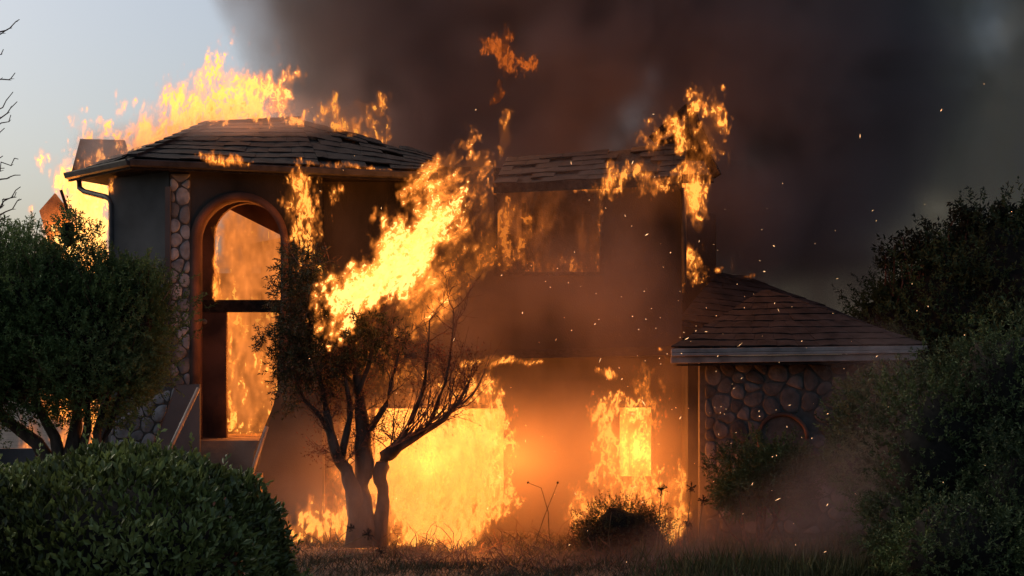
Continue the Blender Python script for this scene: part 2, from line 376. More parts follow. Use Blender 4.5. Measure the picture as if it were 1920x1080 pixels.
# storey band
b = MB(); p, q = P(868, 664, 29.75), P(1262, 655, 29.75); b.prism([(p[0], 29.62, p[2] - .10), (p[0], 29.97, p[2] + .06), (p[0], 29.97, p[2] - .12)], (q[0] - p[0], 0, q[2] - p[2])); b.build('belt_course', M['char'], house)
# entry tower with round-headed recess
arch_wall('entry_wall', 29.3, 316, 604, 318, 1010, 449, 452, 90, 1010, .28, M['stucco'])
# ring of trim round the arch
b = MB()
path = [(449 - 84, 1000), (449 - 84, 452)] + [(449 - 84 * math.cos(a), 452 - 84 * math.sin(a)) for a in np.linspace(0, math.pi, 30)[1:-1]] + [(449 + 84, 452), (449 + 84, 1000)]
outp = [(449 + (x - 449) * 1.09, 452 + (y - 452) * 1.09 if y < 452 else y) for x, y in path]; inp = [(449 + (x - 449) * .925, 452 + (y - 452) * .925 if y < 452 else y) for x, y in path]
to = lambda q, Y: (P(q[0], q[1], 29.3)[0], Y, P(q[0], q[1], 29.3)[2])
n = len(path); V = [to(q, 29.24) for q in outp] + [to(q, 29.20) for q in path] + [to(q, 29.24) for q in inp] + [to(q, 29.7) for q in inp] + [to(q, 29.31) for q in outp]
b.add(V, [(k * n + i, k * n + i + 1, (k + 1) * n + i + 1, (k + 1) * n + i) for k in range(3) for i in range(n - 1)] + [(i, 4 * n + i, 4 * n + i + 1, i + 1) for i in range(n - 1)])
b.build('arch_surround', M['stucco_red'], house, smooth=True)
# recessed wall with arched window above and doorway below
arch_wall('recess_wall', 30.15, 352, 572, 330, 562, 464, 444, 63, 562, .14, M['stucco_red'], extra=())
b = MB()
def pbox(b, x0, x1, y0, y1, Ya, Yb):
    a, c = P(x0, y1, Ya), P(x1, y0, Ya); b.box((a[0], Ya, a[2]), (c[0], Yb, c[2]))
pbox(b, 352, 560, 562, 585, 30.1, 30.3); b.build('transom', M['char'], house)
b = MB(); pbox(b, 352, 424, 585.5, 830, 30.12, 30.26); b.build('side_panel', M['stucco_red'], house)
b = MB(); pbox(b, 523, 572, 585.5, 830, 30.12, 30.26); b.build('side_panel', M['stucco_red'], house)
b = MB(); pbox(b, 352, 600, 826, 1010, 29.1, 32.5); b.build('porch_floor', M['plaster'], house)
b = MB(); b.tube([P(383, 603, 30.05), P(383, 603, 30.12)], .05, 12); disc_ob = b.build('glow_hole_disc', M['trim'], house, smooth=True)  # pale disc stands in for the glowing round hole beside the doorway
# reveal (soffit) sides of the recess
b = MB(); pbox(b, 349, 359, 460, 1005, 29.59, 30.14); b.build('reveal', M['stucco_red'], house)
b = MB(); pbox(b, 541, 551, 460, 1005, 29.59, 30.14); b.build('reveal', M['stucco_red'], house)
# charred studs and beam inside the hall
b = MB(); b.bar(P(425, 372, 31.2), P(545, 432, 31.0), .22, .30); b.build('fallen_beam', M['stucco_red'], house)
for x in (466, 494, 520): b = MB(); b.bar(P(x, 455, 33.3), P(x, 700, 33.3), .09, .09); b.build('stud', M['char'], house)
b = MB(); b.bar(P(455, 470, 33.2), P(545, 452, 33.2), .1, .2); b.build('header_beam', M['char'], house)
# angled bay wall on the left
def quadwall(name, pts, th, m):
    b = MB(); b.prism([P(*q) for q in pts], th); return b.build(name, m, house)
quadwall('bay_wall', [(203, 335, 30.2), (316, 318, 29.32), (316, 1010, 29.32), (203, 990, 30.2)], (.12, .2, 0), M['stucco_pale'])
b = MB(); b.bar(P(315, 350, 29.22), P(315, 735, 29.22), .09, .09); b.build('corner_trim', M['stucco_pale'], house)
# returns and rear walls
def yzwall(name, px, Y0, Y1, z0, z1, m, th=.15):
    x = P(px, 0, Y0)[0]; b = MB(); b.box((x - th, Y0, z0), (x, Y1, z1)); return b.build(name, m, house)
yzwall('side_wall', 1279, 30.23, 36, 3.2, 5.9, M['stucco'])
yzwall('side_wall', 203, 30.45, 35.8, 0, 4.4, M['stucco'])
b = MB(); b.box((-7.2, 36, -.1), (4.6, 36.2, 4.9)); b.build('rear_wall', M['plaster'], house)
b = MB(); b.box((-3.9, 32.2, -.1), (3.0, 32.35, 6.7)); b.build('inner_wall', M['char'], house)
b = MB(); b.box((-3.7, 30.3, 2.95), (3.0, 32.15, 3.1)); b.build('upper_floor', M['char'], house)
b = MB(); b.box((-3.9, 30.4, -.1), (-3.75, 35.8, 5.6)); b.build('inner_wall', M['plaster'], house)
b = MB(); a = P(1288, 520, 34); c = P(1343, 400, 34); b.box((a[0] - .5, 34, a[2] - .8), (c[0], 34.2, c[2])); b.build('rear_gable_wall', M['stucco'], house)
# window frames
def window(x0, x1, y0, y1, Y, name='window'):
    w = MB(); t = 5
    pbox(w, x0 - t, x1 + t, y0 - t, y0 + 2, Y - .04, Y + .10); pbox(w, x0 - t, x1 + t, y1 - 2, y1 + t, Y - .05, Y + .12)
    pbox(w, x0 - t, x0 + 2, y0 + 2.1, y1 - 2.1, Y - .04, Y + .10); pbox(w, x1 - 2, x1 + t, y0 + 2.1, y1 - 2.1, Y - .04, Y + .10)
    return w.build(name, M['char'], house)
window(931, 1127, 352, 512, 29.97); window(700, 946, 764, 948, 29.87); window(1160, 1224, 762, 896, 29.87)
b = MB(); pbox(b, 1000, 1005, 360, 505, 31.9, 32.0); b.build('charred_post', M['char'], house)
b = MB(); pbox(b, 978, 986, 380, 508, 31.5, 31.6); b.build('charred_post', M['char'], house)

# -------- roof tiles
def tiles(parent, e0, e1, t0, t1, rows, tw=.42, lift=.022, miss=0.0, m='tile', name='roof_tile'):
    """tiles laid in rows between the eave line e0-e1 and the top line t0-t1"""
    e0, e1, t0, t1 = map(Vector, (e0, e1, t0, t1)); nrm = (e1 - e0).cross(t0 - e0).normalized()
    if nrm.z < 0: nrm = -nrm
    out = []
    for r in range(rows):
        f0, f1 = r / rows, (r + 1.18) / rows
        f1 = min(f1, 1.02)
        a0, a1 = e0.lerp(t0, f0), e1.lerp(t1, f0); b0, b1 = e0.lerp(t0, f1), e1.lerp(t1, f1)
        L = (a1 - a0).length; nT = max(1, int(round(L / tw))); ph = .5 if r % 2 else 0
        cuts = sorted({0.0, 1.0, *[(k + ph) / nT for k in range(nT) if 0 < (k + ph) / nT < 1]})
        for u0, u1 in zip(cuts[:-1], cuts[1:]):
            if u1 - u0 < .01 or rng.random() < miss: continue
            u0 += .003 / L; u1 -= .003 / L
            j = rng.normal(0, .004); dz = nrm * (lift + j); bz = nrm * .004
            p = [a0.lerp(a1, u0), a0.lerp(a1, u1), b0.lerp(b1, u1), b0.lerp(b1, u0)]
            mid0 = a0.lerp(a1, (u0 + u1) / 2); mid1 = b0.lerp(b1, (u0 + u1) / 2)
            sg = lambda q: Vector((0, 0, .012 * float(samp(np.array([q.x * 9]), np.array([q.y * 9]), np.array([2.0]))[0])))
            p = [q + sg(q) for q in p]; mid0 = mid0 + sg(mid0); mid1 = mid1 + sg(mid1)
            top = [p[0] + dz, mid0 + dz + nrm * .006, p[1] + dz, p[2] + bz, mid1 + bz + nrm * .006, p[3] + bz]
            bot = [q - nrm * .022 for q in top]
            w = MB(); w.add(top + bot, [(0, 1, 4, 5), (1, 2, 3, 4), (11, 10, 7, 6), (10, 9, 8, 7), (0, 6, 7, 1), (1, 7, 8, 2), (2, 8, 9, 3), (3, 9, 10, 4), (4, 10, 11, 5), (5, 11, 6, 0)])
            out.append(w.build(name, M[m], parent))
    return out
def roof_deck(name, pts, th=.08, m='char'):
    b = MB(); b.prism([Vector(p) - Vector((0, 0, .03)) for p in pts], (0, 0, -th)); return b.build(name, M[m], house)
# left roof over the entry
E0, E1 = P(247, 296, 28.9), P(822, 322, 29.1)
T0_, T1_ = P(395, 231, 31.6), P(560, 222, 32.2)
T2_ = P(815, 292, 30.0)
r1 = roof_deck('roof', [E0, E1, T2_, T1_, T0_])
E_mid = P(600, 312, 29.0)
tiles(r1, E0, E_mid, T0_, T1_, 9)
tiles(r1, E_mid, E1, T1_, T2_, 7, miss=.2)
L0 = P(130, 322, 31.4)
r2 = roof_deck('roof', [L0, E0, T0_, P(330, 252, 33.0)])
tiles(r2, L0, E0, P(330, 252, 33.0), T0_, 7, miss=.3)
# ridge caps along the stepped hip
for k in range(9):
    a = Vector(E0).lerp(Vector(T0_), k / 9); c = Vector(E0).lerp(Vector(T0_), (k + 1.1) / 9)
    w = MB(); w.bar(a + Vector((0, 0, .05)), c + Vector((0, 0, .025)), .2, .05); w.build('ridge_tile', M['tile'], r1)
for k in range(5):
    a = Vector(T0_).lerp(Vector(T1_), k / 5); c = Vector(T0_).lerp(Vector(T1_), (k + 1.08) / 5)
    w = MB(); w.bar(a + Vector((0, 0, .015)), c + Vector((0, 0, .005)), .2, .05); w.build('ridge_tile', M['tile'], r1)
# fascia, gutter, soffit
def eave(a, c, drop=.16, name='fascia'):
    b = MB(); b.bar(Vector(a) - Vector((0, 0, .10)), Vector(c) - Vector((0, 0, .10)), .05, drop); b.build(name, M['char'], house)
    b = MB(); d = Vector((0, -.07, -.06)); a2, c2 = Vector(a) + d, Vector(c) + d
    prof = [(0, 0), (-.10, .03), (-.10, .01), (-.07, -.07), (0, -.09)]
    dd = (c2 - a2).normalized(); out = dd.cross(Vector((0, 0, 1))).normalized()
    if out.y > 0: out = -out
    vs = [q + out * (-x) + Vector((0, 0, z)) for q in (a2, c2) for x, z in prof]
    k = len(prof); b.add(vs, [(i, (i + 1) % k, k + (i + 1) % k, k + i) for i in range(k)] + [tuple(range(k))[::-1], tuple(range(k, 2 * k))]); b.build('gutter', M['metal'], house)
eave(E0, E1); eave(L0, E0)
b = MB(); b.prism([P(130, 330, 31.4), P(247, 304, 28.95), P(820, 326, 29.1), P(820, 336, 30.0), P(316, 322, 29.6), P(215, 345, 30.9)], (0, 0, -.05)); b.build('soffit', M['char'], house)
# downspout elbow on the left
b = MB(); b.tube([P(148, 338, 31.2), P(149, 352, 31.15), P(158, 359, 31.0), P(198, 369, 30.3), P(206, 373, 30.2), P(209, 384, 30.15), P(209, 480, 30.15), P(209, 700, 30.15)], .05, 8); b.build('downspout', M['metal'], house, smooth=True)
# wall sheathing slab standing on the left roof
b = MB(); b.prism([P(130, 335, 32.2), P(150, 260, 32.2), P(232, 262, 32.4), P(250, 320, 32.4)], (0, .12, 0)); b.build('roof_upstand', M['stucco_red'], house)
# right roof section above the upper window
F0, F1 = P(925, 345, 29.3), P(1276, 332, 29.3); G0, G1 = P(950, 297, 31.3), P(1290, 268, 31.6)
r3 = roof_deck('roof', [F0, F1, G1, G0])
tiles(r3, F0, F1, G0, G1, 6, miss=.34)
b = MB(); b.bar(Vector(F0) - Vector((0, 0, .08)), Vector(F1) - Vector((0, 0, .06)), .05, .16); b.build('fascia', M['char'], house)
# burnt rafters and gable at the right end
for a, c in (((1222, 262, 31.5), (1292, 200, 31.5)), ((1292, 200, 31.6), (1330, 290, 31.4)), ((1235, 270, 31.7), (1322, 272, 31.7)), ((1290, 222, 31.9), (1345, 330, 31.6)), ((1276, 335, 30.2), (1334, 335, 32.5))):
    b = MB(); b.bar(P(*a), P(*c), .09, .16); b.build('rafter', M['char'], house)
b = MB(); b.prism([P(1240, 268, 31.9), P(1295, 226, 31.9), P(1322, 262, 31.9), P(1330, 300, 31.9), P(1290, 300, 31.9)], (0, .08, 0)); b.build('gable_panel', M['char'], house)
b = MB(); b.tube([P(1279, 352, 29.9), P(1282, 372, 29.9), P(1283, 530, 29.9)], .045, 8); b.build('downspout', M['metal'], house, smooth=True)
b = MB(); b.tube([P(1306, 690, 29.8), P(1307, 930, 29.8)], .05, 8); b.build('downspout', M['metal'], house, smooth=True)
b = MB(); pbox(b, 1296, 1303, 690, 960, 29.82, 29.88); b.build('corner_board', M['stucco_red'], house)
# garage wing
GY = 28.2
def gp(x, y, Y=GY): return P(x, y, Y)
garage = wall('garage_wall', GY + .3, 1312, 1700, 672, 1010, .25, M['mortar'])
yzwall('garage_side_wall', 1312, GY + .56, 31, 0, 3.1, M['stucco'], .2)
yzwall('garage_side_wall', 1700, GY + .56, 33, 0, 3.1, M['stucco'], .2)
H0, H1 = gp(1258, 652, GY - .25), gp(1738, 646, GY - .25); HA = gp(1425, 547, 30.9); HB = gp(1450, 547, 30.9)
r4 = roof_deck('garage_roof', [H0, H1, HB, HA])
tiles(r4, H0, H1, HA, HB, 9, tw=.34)
HL = P(1290, 560, 31.5); HT = P(1352, 512, 33.0)
# right slope receding behind the hip, and the higher rear slope
HR = P(1700, 640, 33.5)
r5 = roof_deck('garage_roof', [H1, HR, HB])
tiles(r5, H1, HR, HB, Vector(HB) + Vector((.02, .02, 0)), 8, tw=.4)
J0, J1 = P(1270, 600, 30.2), P(1742, 650, 32.0)
J2, J3 = P(1405, 520, 34.6), P(1345, 511, 34.6)
r6 = roof_deck('garage_roof', [J0, J1, J2, J3])
tiles(r6, Vector(J0), Vector(J1), Vector(J3), Vector(J2), 9, tw=.36, miss=.05)
b = MB()
for i, (dy, dz, hh) in enumerate(((-.02, -.05, .07), (-.05, -.115, .05), (0.02, -.20, .11))):
    b2 = MB(); b2.bar(Vector(H0) + Vector((0, dy, dz)), Vector(H1) + Vector((-(.0 if i == 0 else .16), dy, dz)), .06, hh); b2.build('eave_moulding', M['trim'], house, bevel=.01)
b = MB(); b.prism([Vector(H0) + Vector((.1, .05, -.27)), Vector(H1) + Vector((-.2, .05, -.27)), Vector(H1) + Vector((-.2, .55, -.27)), Vector(H0) + Vector((.1, .55, -.27))], (0, 0, -.03)); b.build('soffit', M['char'], house)
# round opening with ring
rc = P(1467, 822, GY + .3); rr = 46 * (GY + .3) / 3180
b = MB(); ring = [(rc[0] + rr * math.cos(a), rc[1] - .05, rc[2] + rr * math.sin(a)) for a in np.linspace(0, 2 * math.pi, 33)]
b.tube(ring, .035, 8); ro = b.build('round_window_ring', M['stucco_red'], house, smooth=True)
b = MB(); k = 32; vs = [(rc[0] + rr * math.cos(2 * math.pi * i / k), rc[1] - .012, rc[2] + rr * math.sin(2 * math.pi * i / k)) for i in range(k)]; b.add(vs, [tuple(range(k))])
glass = mat('dark_glass', (.01, .01, .012), rough=.15, spec=.5); b.build('round_window', glass, house)

# -------- field stones
def clip_poly(poly, n, d):
    out = []
    for i in range(len(poly)):
        a, c = poly[i], poly[(i + 1) % len(poly)]; da, dc = a @ n - d, c @ n - d
        if da <= 0: out.append(a)
        if (da < 0) != (dc < 0) and abs(da - dc) > 1e-12: out.append(a + (c - a) * da / (da - dc))
    return out
def stones(name, poly_px, Y, size, gap, m, avoid=None, seed=0, wallmat='mortar', depth=.02, limit=300):
    r = np.random.default_rng(seed); poly = [np.array([P(x, y, Y)[0], P(x, y, Y)[2]]) for x, y in poly_px]
    b = MB(); b.prism([(p[0], Y, p[1]) for p in poly], (0, .04, 0)); par = b.build(name, M[wallmat], house)
    lo = np.min(poly, 0); hi = np.max(poly, 0); seeds = []
    tries = int((hi - lo).prod() / size ** 2 * 40) + 50
    for _ in range(tries):
        c = lo + r.random(2) * (hi - lo); s = size * r.uniform(.62, 1.15)
        if all(np.hypot(*(c - q)) > (s + t) / 2 for q, t in seeds): seeds.append((c, s))
    area = 0
    for i in range(len(poly)): a, c = poly[i], poly[(i + 1) % len(poly)]; area += a[0] * c[1] - a[1] * c[0]
    if area < 0: poly = poly[::-1]
    cnt = 0
    for i, (c, s) in enumerate(seeds):
        cell = [c + np.array(d) * s * 1.1 for d in ((-1, -1), (1, -1), (1, 1), (-1, 1))]
        for k in range(len(poly)):
            a, e = poly[k], poly[(k + 1) % len(poly)]; t = e - a; nn = np.array([t[1], -t[0]]) / (np.hypot(*t) + 1e-9); cell = clip_poly(cell, nn, a @ nn) if cell else cell
        for j, (q, t) in enumerate(seeds):
            if j == i or not cell or np.hypot(*(q - c)) > s * 3: continue
            nn = (q - c) / np.hypot(*(q - c)); mid = c + (q - c) * (s / (s + t)); cell = clip_poly(cell, nn, mid @ nn - gap / 2)
        if len(cell) < 3: continue
        ce = np.mean(cell, 0)
        if avoid is not None and np.hypot(ce[0] - avoid[0], ce[1] - avoid[1]) < avoid[2] + s * .3: continue
        ext = max(np.hypot(*(v - ce)) for v in cell)
        if ext < size * .22: continue
        for _ in range(2):
            cell = [w for k in range(len(cell)) for w in (cell[k] * .75 + cell[(k + 1) % len(cell)] * .25, cell[k] * .25 + cell[(k + 1) % len(cell)] * .75)]
        if len(cell) > 20: cell = cell[::2]
        k = len(cell); dp = depth * r.uniform(.7, 1.3); w = MB(); tilt = r.normal(0, .12, 2)
        rings = [(1, 0), (.95, -.72), (.80, -.97)]
        vs = [((ce + (v - ce) * sc)[0], Y - .001 + dp * dd * (1 + tilt @ ((v - ce) / ext)), (ce + (v - ce) * sc)[1]) for sc, dd in rings for v in cell] + [(ce[0], Y - dp, ce[1])]
        fs = [(q_ * k + a, q_ * k + (a + 1) % k, (q_ + 1) * k + (a + 1) % k, (q_ + 1) * k + a) for q_ in range(2) for a in range(k)] + [(2 * k + a, 2 * k + (a + 1) % k, 3 * k) for a in range(k)]
        w.add(vs, fs); w.build('stone', M[m], par, smooth=True); cnt += 1
    return cnt
for k in ('stone', 'stone_dark'):    # every stone has a tone of its own
    nt = M[k].node_tree; bs = nt.nodes['Principled BSDF']; src = bs.inputs['Base Color'].links[0].from_socket
    oi = nt.nodes.new('ShaderNodeObjectInfo'); mr = nt.nodes.new('ShaderNodeMapRange'); mr.inputs[3].default_value = .6; mr.inputs[4].default_value = 1.5
    nt.links.new(oi.outputs['Random'], mr.inputs[0]); hv = nt.nodes.new('ShaderNodeHueSaturation'); nt.links.new(src, hv.inputs['Color']); nt.links.new(mr.outputs[0], hv.inputs['Value']); nt.links.new(hv.outputs[0], bs.inputs['Base Color'])
print('stones', stones('garage_stone_facing', [(1322, 1000), (1322, 682), (1690, 682), (1690, 1000)], GY + .28, .27, .016, 'stone_dark', (rc[0], rc[2], rr), 4),
      stones('pier_stone_facing', [(319, 722), (319, 325), (356, 325), (356, 722)], 29.25, .235, .016, 'stone', None, 7),
      stones('buttress_stone_facing', [(200, 905), (212, 775), (290, 742), (318, 724), (330, 724), (262, 905)], 29.1, .22, .016, 'stone', None, 9),
      stones('lower_stone_facing', [(556, 990), (556, 790), (640, 790), (640, 990)], 29.86, .27, .02, 'stone_dark', None, 12))
# flared stucco buttresses either side of the entry
b = MB(); b.prism([P(330, 722, 28.95), P(374, 720, 28.95), P(374, 1005, 28.3), P(225, 1005, 28.3), P(262, 900, 28.5)], (0, .12, 0)); b.build('flared_buttress', M['stucco_pale'], house)
b = MB(); b.prism([P(548, 640, 29.1), P(604, 640, 29.1), P(604, 1000, 28.6), P(455, 1000, 28.6), P(476, 850, 28.7), P(512, 760, 28.9)], (0, .25, 0)); b.build('flared_buttress', M['stucco_pale'], house)
for a in (((372, 728, 28.7), (300, 880, 27.9)), ((500, 800, 28.5), (468, 900, 28.1))):
    b = MB(); b.tube([P(*a[0]), P(*a[1])], .035, 8); b.build('handrail', M['trim'], house, smooth=True)
for k in range(4): b = MB(); b.box((-5.6, 28.3 - k * .3, -.1), (-4.2, 28.6 - k * .3, 1.15 - k * .2)); b.build('porch_step', M['plaster'], house)
# broken panel standing left of the house, leaning pole
b = MB(); b.prism([P(73, 395, 33), P(102, 362, 33), P(128, 395, 33), P(132, 470, 33), P(95, 470, 33)], (0, .1, 0)); o = b.build('broken_wall_panel', M['plaster']); tag(o, 'jagged broken wall panel standing behind the left tree', 'wall fragment')
b = MB(); b.bar(P(114, 356, 32.8), P(128, 400, 32.8), .05, .05); o = b.build('leaning_batten', M['char']); tag(o, 'thin charred batten leaning beside the broken wall panel', 'batten')
b = MB(); b.box((-12, 30.6, -.2), (-8.6, 30.8, 1.45)); o = b.build('garden_wall', M['stucco_pale']); tag(o, 'plain grey garden wall behind the left tree trunks', 'wall')
print('house', time.time() - T0)

# ------------------------------------------------------------------ fires
blaze('roof_fire', 'tall yellow fire along the hip of the left roof', [
    [(165, 290, 32.6, 26, .9), (230, 262, 32.6, 42, 1.05), (300, 244, 32.6, 48, 1.1), (370, 205, 32.8, 64, 1.3), (412, 165, 32.8, 60, 1.25), (420, 112, 32.8, 34, .9)], [(215, 250, 32.7, 26, .8), (225, 232, 32.7, 16, .6)], [(285, 240, 32.7, 22, .8), (290, 222, 32.7, 14, .6)], [(560, 190, 32.7, 30, .9), (555, 175, 32.7, 20, .7)],
    [(370, 215, 32.8, 60, 1.2), (450, 210, 32.8, 62, 1.3), (500, 195, 32.9, 62, 1.3), (492, 145, 32.9, 40, .95)],
    [(500, 210, 32.9, 45, 1.1), (545, 200, 32.6, 36, .95), (570, 188, 32.6, 20, .7)], [(455, 180, 32.9, 14, .5), (450, 95, 32.9, 10, .45)]], K=17, cap=4.8, flow=(.25, 0, 1), core=1.8, corecol=(1, .52, .13))
blaze('roof_fire', 'yellow flames lying over the left hip and ridge tiles', [[(175, 296, 31.6, 22, 1.1), (240, 284, 31.2, 24, 1.1), (310, 258, 31.2, 24, 1.1), (390, 236, 31.5, 26, 1.1), (440, 232, 31.3, 26, 1.1), (520, 236, 31.4, 22, 1.0), (560, 226, 31.6, 22, 1.0), (575, 236, 31.6, 10, .9)]], h=.022, K=16, cap=4, core=1.5, fine=1.3)
blaze('roof_fire', 'low orange fire behind the middle of the ridge', [
    [(600, 243, 31.6, 24, .9), (640, 236, 31.6, 36, 1.0), (690, 238, 31.6, 36, 1.0), (712, 212, 31.6, 20, .85)], [(650, 255, 31.2, 26, 1.0), (720, 262, 31.2, 18, .9)]], K=8, cap=2.4, core=.9, h=.024)
blaze('gable_fire', 'white hot fire filling the gap under the left eave', [
    [(165, 350, 33.2, 60, 1.7), (165, 420, 33.2, 75, 1.8), (160, 520, 33.2, 80, 1.6)], [(190, 400, 33.2, 40, 1.5), (180, 500, 33, 50, 1.5)]], K=16, cap=5, core=2, corecol=(1, .62, .18))
blaze('yard_fire', 'yellow fire burning low behind the left tree trunks', [
    [(20, 640, 32.6, 40, .8), (120, 640, 32.6, 50, .9), (200, 640, 32.6, 45, .9)], [(110, 700, 32.4, 40, .9), (110, 860, 32.4, 60, 1.2), (190, 860, 32.4, 60, 1.2)], [(150, 690, 32.4, 40, 1), (165, 830, 32.4, 55, 1.1)]], K=13, cap=5, core=1.6, h=.035)
blaze('eave_fire', 'small lacy flames licking the left front eave', [
    [(360, 289, 28.75, 6, .7), (385, 290, 28.75, 13, .9), (425, 302, 28.75, 12, .9), (470, 304, 28.75, 11, .8)], [(400, 282, 28.75, 7, .7), (398, 296, 28.75, 10, .9)]], h=.014, K=30, cap=3.2, fine=2.0, core=1.5)
blaze('eave_fire', 'thin line of flame along the eave right of the arch', [
    [(570, 303, 28.9, 5, .6), (620, 309, 28.9, 9, .8), (700, 317, 28.95, 7, .7), (735, 322, 28.95, 4, .5)]], h=.014, K=26, cap=2.6, fine=2.0)
blaze('soffit_fire', 'little flame under the soffit of the left bay', [[(212, 338, 30.0, 8, .9), (206, 350, 30.0, 9, .9), (207, 362, 30.0, 5, .6)]], h=.014, K=26, cap=3, fine=2)
blaze('wall_fire', 'twisting column of flame running down right of the arch', [
    [(605, 342, 29.0, 16, .9), (565, 345, 29.0, 26, 1.1), (560, 385, 29.0, 26, 1.2), (568, 430, 29.0, 22, 1.2), (578, 465, 29.0, 18, 1.2), (588, 520, 28.9, 18, 1.1), (585, 600, 28.9, 24, 1.1), (610, 640, 28.9, 16, .9)]],
    h=.018, K=20, cap=4.6, fine=1.5, flow=(.2, 0, -1), core=1.4)
blaze('crown_fire', 'great slanting yellow blaze bursting from the tree to the roof', [
    [(640, 605, 25.7, 30, 1.3), (680, 560, 25.95, 60, 1.6), (745, 505, 26.5, 66, 1.35), (805, 440, 27.8, 58, 1.05), (850, 385, 29, 42, .95), (885, 360, 29.1, 24, .8), (893, 338, 29.2, 10, .6)],
    [(690, 520, 25.95, 40, 1.1), (780, 440, 27.0, 42, .95), (800, 385, 28.2, 32, .85), (800, 345, 28.9, 24, .8), (850, 320, 29, 32, .8), (870, 285, 29, 24, .75), (880, 240, 29, 12, .6)],
    [(636, 607, 25.7, 18, 1.2), (655, 618, 25.7, 18, 1.2)], [(860, 440, 28.2, 40, .6), (830, 520, 27.8, 48, .65), (800, 570, 26.5, 40, .65)],
    [(680, 470, 25.95, 12, .7), (682, 448, 25.95, 8, .6)], [(780, 345, 28.4, 26, .75), (840, 310, 28.8, 34, .85), (905, 305, 29, 30, .7)], [(800, 440, 27.8, 60, .8), (850, 400, 28.4, 50, .8)], [(862, 300, 29, 22, .85), (872, 250, 29, 17, .8), (880, 222, 29, 10, .6)]], h=.024, K=19, cap=6, flow=(.75, 0, .75), core=1.9, fine=1.15, corecol=(1, .56, .16))
blaze('crown_veil', 'dim orange veil of flame on the right flank of the slanting blaze', [[(770, 640, 27.4, 50, .8), (830, 560, 28.0, 60, .85), (880, 470, 28.5, 60, .75), (900, 380, 29, 40, .6)]], h=.03, K=2.6, cap=1.0, core=.6, corecol=(1, .22, .03), fine=1.1, flow=(.6, 0, .8))
blaze('crown_fire', 'ragged orange flame trailing under the burning crown', [
    [(700, 690, 27.2, 12, .7), (740, 640, 27.2, 24, .75), (790, 600, 27.5, 26, .7), (850, 560, 28, 22, .6)], [(640, 700, 27, 14, .6), (740, 705, 27, 20, .65), (830, 690, 27.2, 20, .65), (880, 680, 27.6, 10, .5)],
    [(680, 740, 27, 14, .55), (780, 720, 27, 18, .6)]], h=.022, K=9, cap=1.9, flow=(.85, 0, .5), core=.8, corecol=(1, .3, .04), fine=1.4)
blaze('flying_flame', 'thin detached flame curling above the broken roof', [[(934, 300, 29.5, 9, .9), (948, 262, 29.5, 15, 1.0), (945, 225, 29.5, 13, .95), (955, 208, 29.5, 8, .8)]], h=.016, K=22, cap=1.9, core=.9, fine=1.5)
blaze('flying_flame', 'highest dull orange flame torn loose in the smoke', [
    [(912, 78, 29.5, 14, .9), (925, 92, 29.5, 19, 1.0), (950, 96, 29.5, 24, 1.1), (970, 112, 29.5, 17, .95), (1000, 130, 29.5, 11, .9)], [(956, 70, 29.5, 15, 1.0), (948, 110, 29.5, 16, 1.0), (952, 132, 29.5, 10, .8)]], h=.016, K=12, cap=.75, core=.45, corecol=(1, .2, .03), fine=1.4, col=(1, .2, .03))
blaze('flying_flame', 'small dull flame wisp below the highest torn flame', [[(938, 158, 29.5, 9, .9), (942, 172, 29.5, 10, 1.0), (922, 194, 29.5, 8, .9)]], h=.014, K=12, cap=.5, core=.35, corecol=(1, .2, .03), fine=1.6, col=(1, .2, .03))
blaze('window_fire', 'line of flame along the head of the upper window', [[(925, 351, 29.85, 10, 1.2), (990, 352, 29.85, 9, 1.1), (1040, 350, 29.85, 9, 1.1), (1075, 346, 29.85, 12, 1.25), (1128, 349, 29.85, 13, 1.3), (1128, 372, 29.85, 9, 1.0), (1128, 430, 29.85, 6, .9), (1127, 460, 29.85, 5, .7)]], h=.014, K=30, cap=2.4, fine=2)
blaze('room_fire_and_glow', 'dull orange fire inside the upper window', [
    [(942, 380, 30.5, 28, 1.0), (950, 450, 30.5, 40, 1.15), (948, 495, 30.5, 34, 1.1)], [(985, 430, 30.9, 30, .8), (995, 490, 30.9, 28, .8)], [(940, 505, 30.4, 14, .9), (1020, 508, 30.4, 16, .9), (1060, 500, 30.4, 24, .9), (1110, 506, 30.4, 14, .9)],
    [(960, 430, 31.6, 60, .6)]], h=.028, K=4.5, cap=1.0, core=.7, corecol=(1, .26, .03), fine=1, thr=.9, gain=2.7, col=(1, .24, .03))
blaze('room_fire_and_glow', 'orange room glow behind the upper window, added as emitting gas', [[(900, 430, 31.4, 120, 1.0), (1150, 430, 31.4, 120, .9)]], h=.05, K=.6, cap=.5, core=.8, thr=9, rough=.5, fine=.6, edge=1.2, wob=.3, col=(1, .25, .05))  # emitting volume stands in for the firelit air of the room
blaze('eave_fire', 'shaggy orange flames under the eave right of the window', [
    [(1150, 338, 29.1, 24, 1.0), (1175, 333, 29.1, 32, 1.1), (1215, 336, 29.1, 28, 1.05), (1270, 338, 29.1, 16, .9)], [(1180, 335, 29.3, 14, .8), (1170, 355, 29.3, 10, .6)], [(1205, 320, 29.3, 12, .7), (1210, 335, 29.3, 12, .8)]], h=.018, K=16, cap=2.6, fine=1.5, core=1.1)
